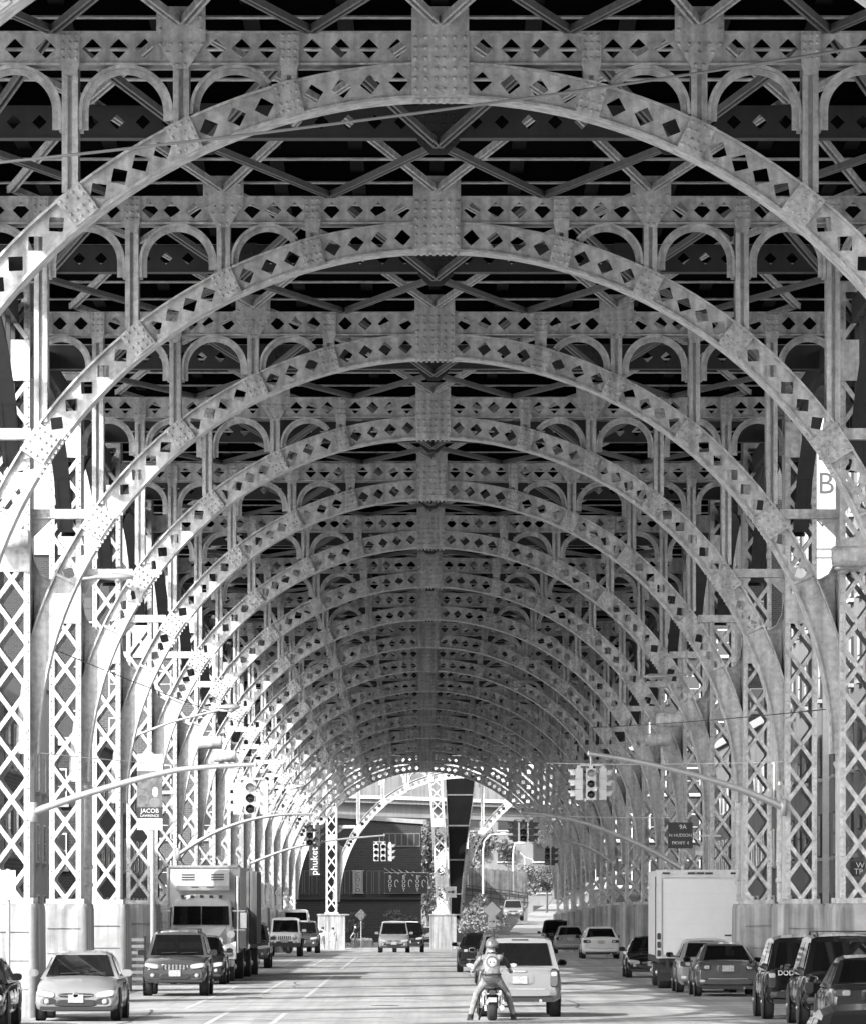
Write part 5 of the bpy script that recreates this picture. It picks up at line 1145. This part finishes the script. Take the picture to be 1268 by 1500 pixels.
for s in (-1, 1):
    mb = MB(); mb.lathe([(.02, -.05), (.04, -.04), (.045, 0), (.03, .05)], (s * .17, 0, .56), 'y', 10, 'lamp'); mb.bar((s * .05, 0, .58), (s * .16, .02, .57), .02, .02, 'chrome'); mb.obj('turn_signal', t)
    mb = MB(); mb.tube([(s * .17, .95, .52), (s * .17, .2, .62)], .03, 'chrome', 8); mb.tube([(s * .19, .12, .33), (s * .19, .12, .62)], .035, 'chrome', 8); mb.obj('shock_absorber', t)
    mb = MB(); mb.tube([(s * .13, 1.75, .95), (s * .25, 1.55, 1.08), (s * .36, 1.30, 1.06), (s * .40, 1.15, 1.03)], .016, 'chrome', 8); mb.tube([(s * .36, 1.27, 1.055), (s * .405, 1.12, 1.02)], .022, 'black', 8); mb.obj('handlebar', t)
    mb = MB(); mb.pad(s * .47, 1.17, .15, .10, 1.35, -.04, 'chrome', 2.4); mb.bar((s * .37, 1.3, 1.06), (s * .46, 1.34, 1.14), .014, .014, 'chrome'); mb.obj('mirror', t)
    mb = MB(); mb.tube([(s * .08, 1.45, .95), (s * .08, 1.95, .33)], .03, 'chrome', 8); mb.obj('fork', t)
    mb = MB(); mb.bar((s * .12, 1.0, .28), (s * .36, 1.05, .28), .10, .03, 'black'); mb.obj('foot_board', t)
mb = MB(); mb.tube([(.15, 1.2, .30), (.19, .8, .26), (.20, .0, .28)], [.035, .05, .055], 'chrome', 10); mb.tube([(.15, 1.1, .42), (.20, .7, .38), (.21, .1, .40)], [.03, .045, .045], 'chrome', 10); mb.obj('exhaust', t)
mb = MB(); mb.hexa([(-.16, .75, .20), (.16, .75, .20), (.14, 1.4, .22), (-.14, 1.4, .22)], [(-.20, .8, .60), (.20, .8, .60), (.12, 1.35, .62), (-.12, 1.35, .62)], 'chrome')
for k in range(5): mb.box(-.2, .2, .9 + .0, 1.25, .62 + k * .03, .635 + k * .03, 'alu')
mb.lathe([(.02, -.26), (.13, -.24), (.14, -.16), (.14, .16), (.13, .24), (.02, .26)], (0, 1.0, .38), 'x', 14, 'chrome'); mb.obj('engine', t)
mb = MB(); mb.lathe([(.03, .95), (.11, 1.0), (.16, 1.2), (.15, 1.4), (.06, 1.58)], (0, 0, .80), 'y', 12, 'dark'); mb.obj('fuel_tank', t)
mb = MB(); mb.lathe([(.04, .15), (.12, .2), (.17, .45), (.14, .75), (.08, .98)], (0, 0, 0), 'y', 12, 'black'); o = mb.obj('seat', t, loc=(0, 0, .70)); o.scale = (1, 1, .5)
mb = MB(); mb.lathe([(.05, 1.78), (.10, 1.85), (.10, 1.95), (.03, 1.98)], (0, 0, .92), 'y', 12, 'chrome'); mb.obj('headlight', t)
mb = MB(); mb.bar((-.1, .9, .5), (-.28, .75, 0.01), .03, .03, 'black'); mb.obj('kickstand', t)
# rider
rd = thing('person', 'motorcycle rider in a helmet and grey vest with an emblem, feet planted on the road', 'person', (bx, Y, 0))
J = {'pelvis': ((0, .55, .88), (.17, .13)), 'waist': ((0, .58, 1.05), (.165, .12)), 'chest': ((0, .64, 1.25), (.19, .13)), 'neck0': ((0, .68, 1.41), (.08, .07)), 'head0': ((0, .71, 1.50), (.075, .08)), 'head1': ((0, .73, 1.62), (.085, .10))}
E = [('pelvis', 'waist', 'vest'), ('waist', 'chest', 'vest'), ('chest', 'neck0', 'vest'), ('neck0', 'head0', 'skin'), ('head0', 'head1', 'skin')]
for s, q in ((-1, 'l'), (1, 'r')):
    J['sh' + q] = ((s * .21, .68, 1.36), .075); J['el' + q] = ((s * .37, .88, 1.14), .052); J['wr' + q] = ((s * .39, 1.10, 1.06), .038); J['hd' + q] = ((s * .39, 1.16, 1.055), .034)
    J['hp' + q] = ((s * .14, .58, .84), .105); J['kn' + q] = ((s * .33, .78, .56), .088); J['an' + q] = ((s * .45, .52, .13), .064); J['to' + q] = ((s * .49, .70, .045), .04)
    E += [('chest', 'sh' + q, 'vest'), ('sh' + q, 'el' + q, 'sleeve' + q), ('el' + q, 'wr' + q, 'skin'), ('wr' + q, 'hd' + q, 'skin'), ('pelvis', 'hp' + q, 'belt'), ('hp' + q, 'kn' + q, 'jeans'), ('kn' + q, 'an' + q, 'jeans'), ('an' + q, 'to' + q, 'boot')]
human('body', J, E, {'belt': 'jeans_dark', 'jeans': 'denim', 'vest': 'vest', 'skin': 'skin', 'sleevel': 'vest', 'sleever': 'cloth_d', 'boot': 'black'}, rd)
mb = MB(); mb.tube([(math.cos(a) * .19, .565 + math.sin(a) * .15, .985) for a in [k * PI / 10 for k in range(21)]], .022, 'black', 6); mb.obj('belt', rd)
mb = MB(); mb.tube([(math.cos(a) * .095, .685 + math.sin(a) * .085, 1.425 - .02 * math.sin(a)) for a in [k * PI / 8 for k in range(17)]], .018, 'dark2', 6); mb.obj('collar', rd)
for s in (-1, 1):
    mb = MB(); mb.tube([(s * .45, .50, .13), (s * .45, .51, .08), (s * .455, .53, .02)], [.062, .058, .052], 'black', 8); mb.hexa([(s * .47 - .045, .46, 0), (s * .47 + .045, .46, 0), (s * .50 + .04, .77, 0), (s * .50 - .04, .77, 0)], [(s * .47 - .035, .48, .09), (s * .47 + .035, .48, .09), (s * .50 + .025, .74, .05), (s * .50 - .025, .74, .05)], 'black'); mb.obj('boot', rd)
    mb = MB(); mb.tube([(s * .235, .70 + .075 * math.cos(a), 1.345 + .085 * math.sin(a)) for a in [k * PI / 6 for k in range(13)]], .012, 'dark2', 5); mb.obj('armhole_seam', rd)
mb = MB(); mb.lathe([(.145, -.03), (.152, .03), (.14, .10), (.10, .155), (.05, .18), (.005, .187)], (0, 0, 0), 'z', 18, 'helmet'); o = mb.obj('helmet', rd, loc=(0, .72, 1.575)); o.scale = (.92, 1.08, 1)
mb = MB(); mb.tube([(math.cos(a) * .14, math.sin(a) * .155, -.02) for a in [k * PI / 8 for k in range(17)]], .012, 'black', 5); mb.obj('helmet_trim', o)
mb = MB()
for s in (-1, 1): mb.pad(s * .05, 1.55, .03, .03, .80, .012, 'black', 2)
mb.pad(0, 1.51, .03, .05, .795, .025, 'skin', 2); mb.pad(0, 1.465, .05, .015, .79, .012, 'black', 2); mb.obj('face', rd)
mb = MB(); mb.pad(0, 1.245, .25, .25, .515, -.006, 'grey', 2, 20, .18); mb.pad(0, 1.245, .21, .21, .512, -.006, 'vest', 2, 20, .18); mb.pad(0, 1.255, .16, .12, .507, -.008, 'signwhite', 2.2, 18, .18); mb.pad(0, 1.19, .08, .055, .494, -.008, 'signwhite', 3.5, 14, .18)
for s in (-1, 1): mb.pad(s * .038, 1.245, .05, .038, .496, -.008, 'black', 2.2, 12, .18, s * -.3)
mb.pad(0, 1.215, .018, .025, .49, -.008, 'black', 2, 8); mb.obj('emblem', rd)
for s in (-1, 1): hand(rd, (s * .39, 1.18, 1.055), 'skin', s, (s * .1, 1, -.12))
# walkers by the far pedestal
def walker(label, px, d, h, top, leg, hairm, ph, turn=0.0, shorts=True):
    Y = d * BAY; k = h / 1.72; t = thing('person', label, 'person', ((px - VX) / FPX * Y, Y, gz(Y)), (0, 0, turn), 'people on foot by the far pedestals'); t.scale = (k, k, k)
    J = {'pelvis': ((0, 0, .93), (.155, .11)), 'waist': ((0, 0, 1.10), (.14, .10)), 'chest': ((0, .01, 1.30), (.17, .115)), 'neck0': ((0, 0, 1.46), (.06, .06)), 'head0': ((0, .01, 1.55), (.075, .085)), 'head1': ((0, .01, 1.64), (.085, .095))}
    E = [('pelvis', 'waist', 'leg'), ('waist', 'chest', 'top'), ('chest', 'neck0', 'top'), ('neck0', 'head0', 'skin'), ('head0', 'head1', 'skin')]
    for s, q in ((-1, 'l'), (1, 'r')):
        st = s * ph
        J['sh' + q] = ((s * .19, 0, 1.40), .06); J['el' + q] = ((s * .25, -st * .10 - .02, 1.13), .042); J['wr' + q] = ((s * .26, -st * .22 + .08, .90), .03); J['hd' + q] = ((s * .26, -st * .24 + .10, .84), .028)
        J['hp' + q] = ((s * .09, 0, .88), .09); J['kn' + q] = ((s * .10, st * .16 + .03, .48), .06); J['an' + q] = ((s * .10, st * .24 - .03, .09), .042); J['to' + q] = ((s * .11, st * .24 + .13, .035), .035)
        E += [('chest', 'sh' + q, 'top'), ('sh' + q, 'el' + q, 'top'), ('el' + q, 'wr' + q, 'skin'), ('wr' + q, 'hd' + q, 'skin'), ('pelvis', 'hp' + q, 'leg'), ('hp' + q, 'kn' + q, 'leg'), ('kn' + q, 'an' + q, 'skin' if shorts else 'leg'), ('an' + q, 'to' + q, 'shoe')]
    human('body', J, E, {'leg': leg, 'top': top, 'skin': 'skin', 'shoe': 'cloth_w' if shorts else 'black'}, t)
    mb = MB(); mb.lathe([(.075, -.06), (.105, 0), (.095, .07), (.05, .105), (.005, .112)], (0, -.012, 1.645), 'z', 14, hairm); mb.obj('hair', t)
    mb = MB()
    for s in (-1, 1): mb.pad(s * .032, 1.61, .024, .014, .092, .012, 'black', 2)
    mb.pad(0, 1.575, .026, .04, .09, .022, 'skin', 2); mb.pad(0, 1.535, .045, .012, .088, .01, 'black', 2); mb.obj('face', t)
    for s in (-1, 1): hand(t, (s * .26, -s * ph * .25 + .11, .80), 'skin', s, (0, .15, -1))
walker('walker in a white top and dark shorts beside the far pedestal', 473, 20.55, 1.58, 'cloth_w', 'denim', 'hair', .9)
walker('bare-armed walker in pale clothes nearer the far pedestal edge', 488, 20.7, 1.55, 'skin', 'cloth_w', 'hair', -.7)
walker('person in dark clothes walking past the planter between the far pedestals', 521, 21.9, 1.74, 'cloth_d', 'cloth_d', 'hair', .6, 1.2, False)
t = thing('planter', 'low pale planter heaped with stones between the far pedestals', 'planter', P(530, 1387, 22.6)); mb = MB(); mb.hexa([(-.85, -.5, 0), (.95, -.5, 0), (.95, .5, 0), (-.85, .5, 0)], [(-.75, -.4, .45), (.85, -.4, .45), (.85, .4, .45), (-.75, .4, .45)], 'concrete'); mb.obj('trough', t)
rr = random.Random(4)
for k in range(7): mb = MB(); r = .13 + .08 * rr.random(); mb.lathe([(.02, -r), (r * .8, -r * .5), (r, 0), (r * .7, r * .6), (.02, r * .9)], (0, 0, 0), 'z', 7, 'signwhite'); mb.obj('stone', t, loc=(-.65 + k * .22, rr.random() * .4 - .2, .5))
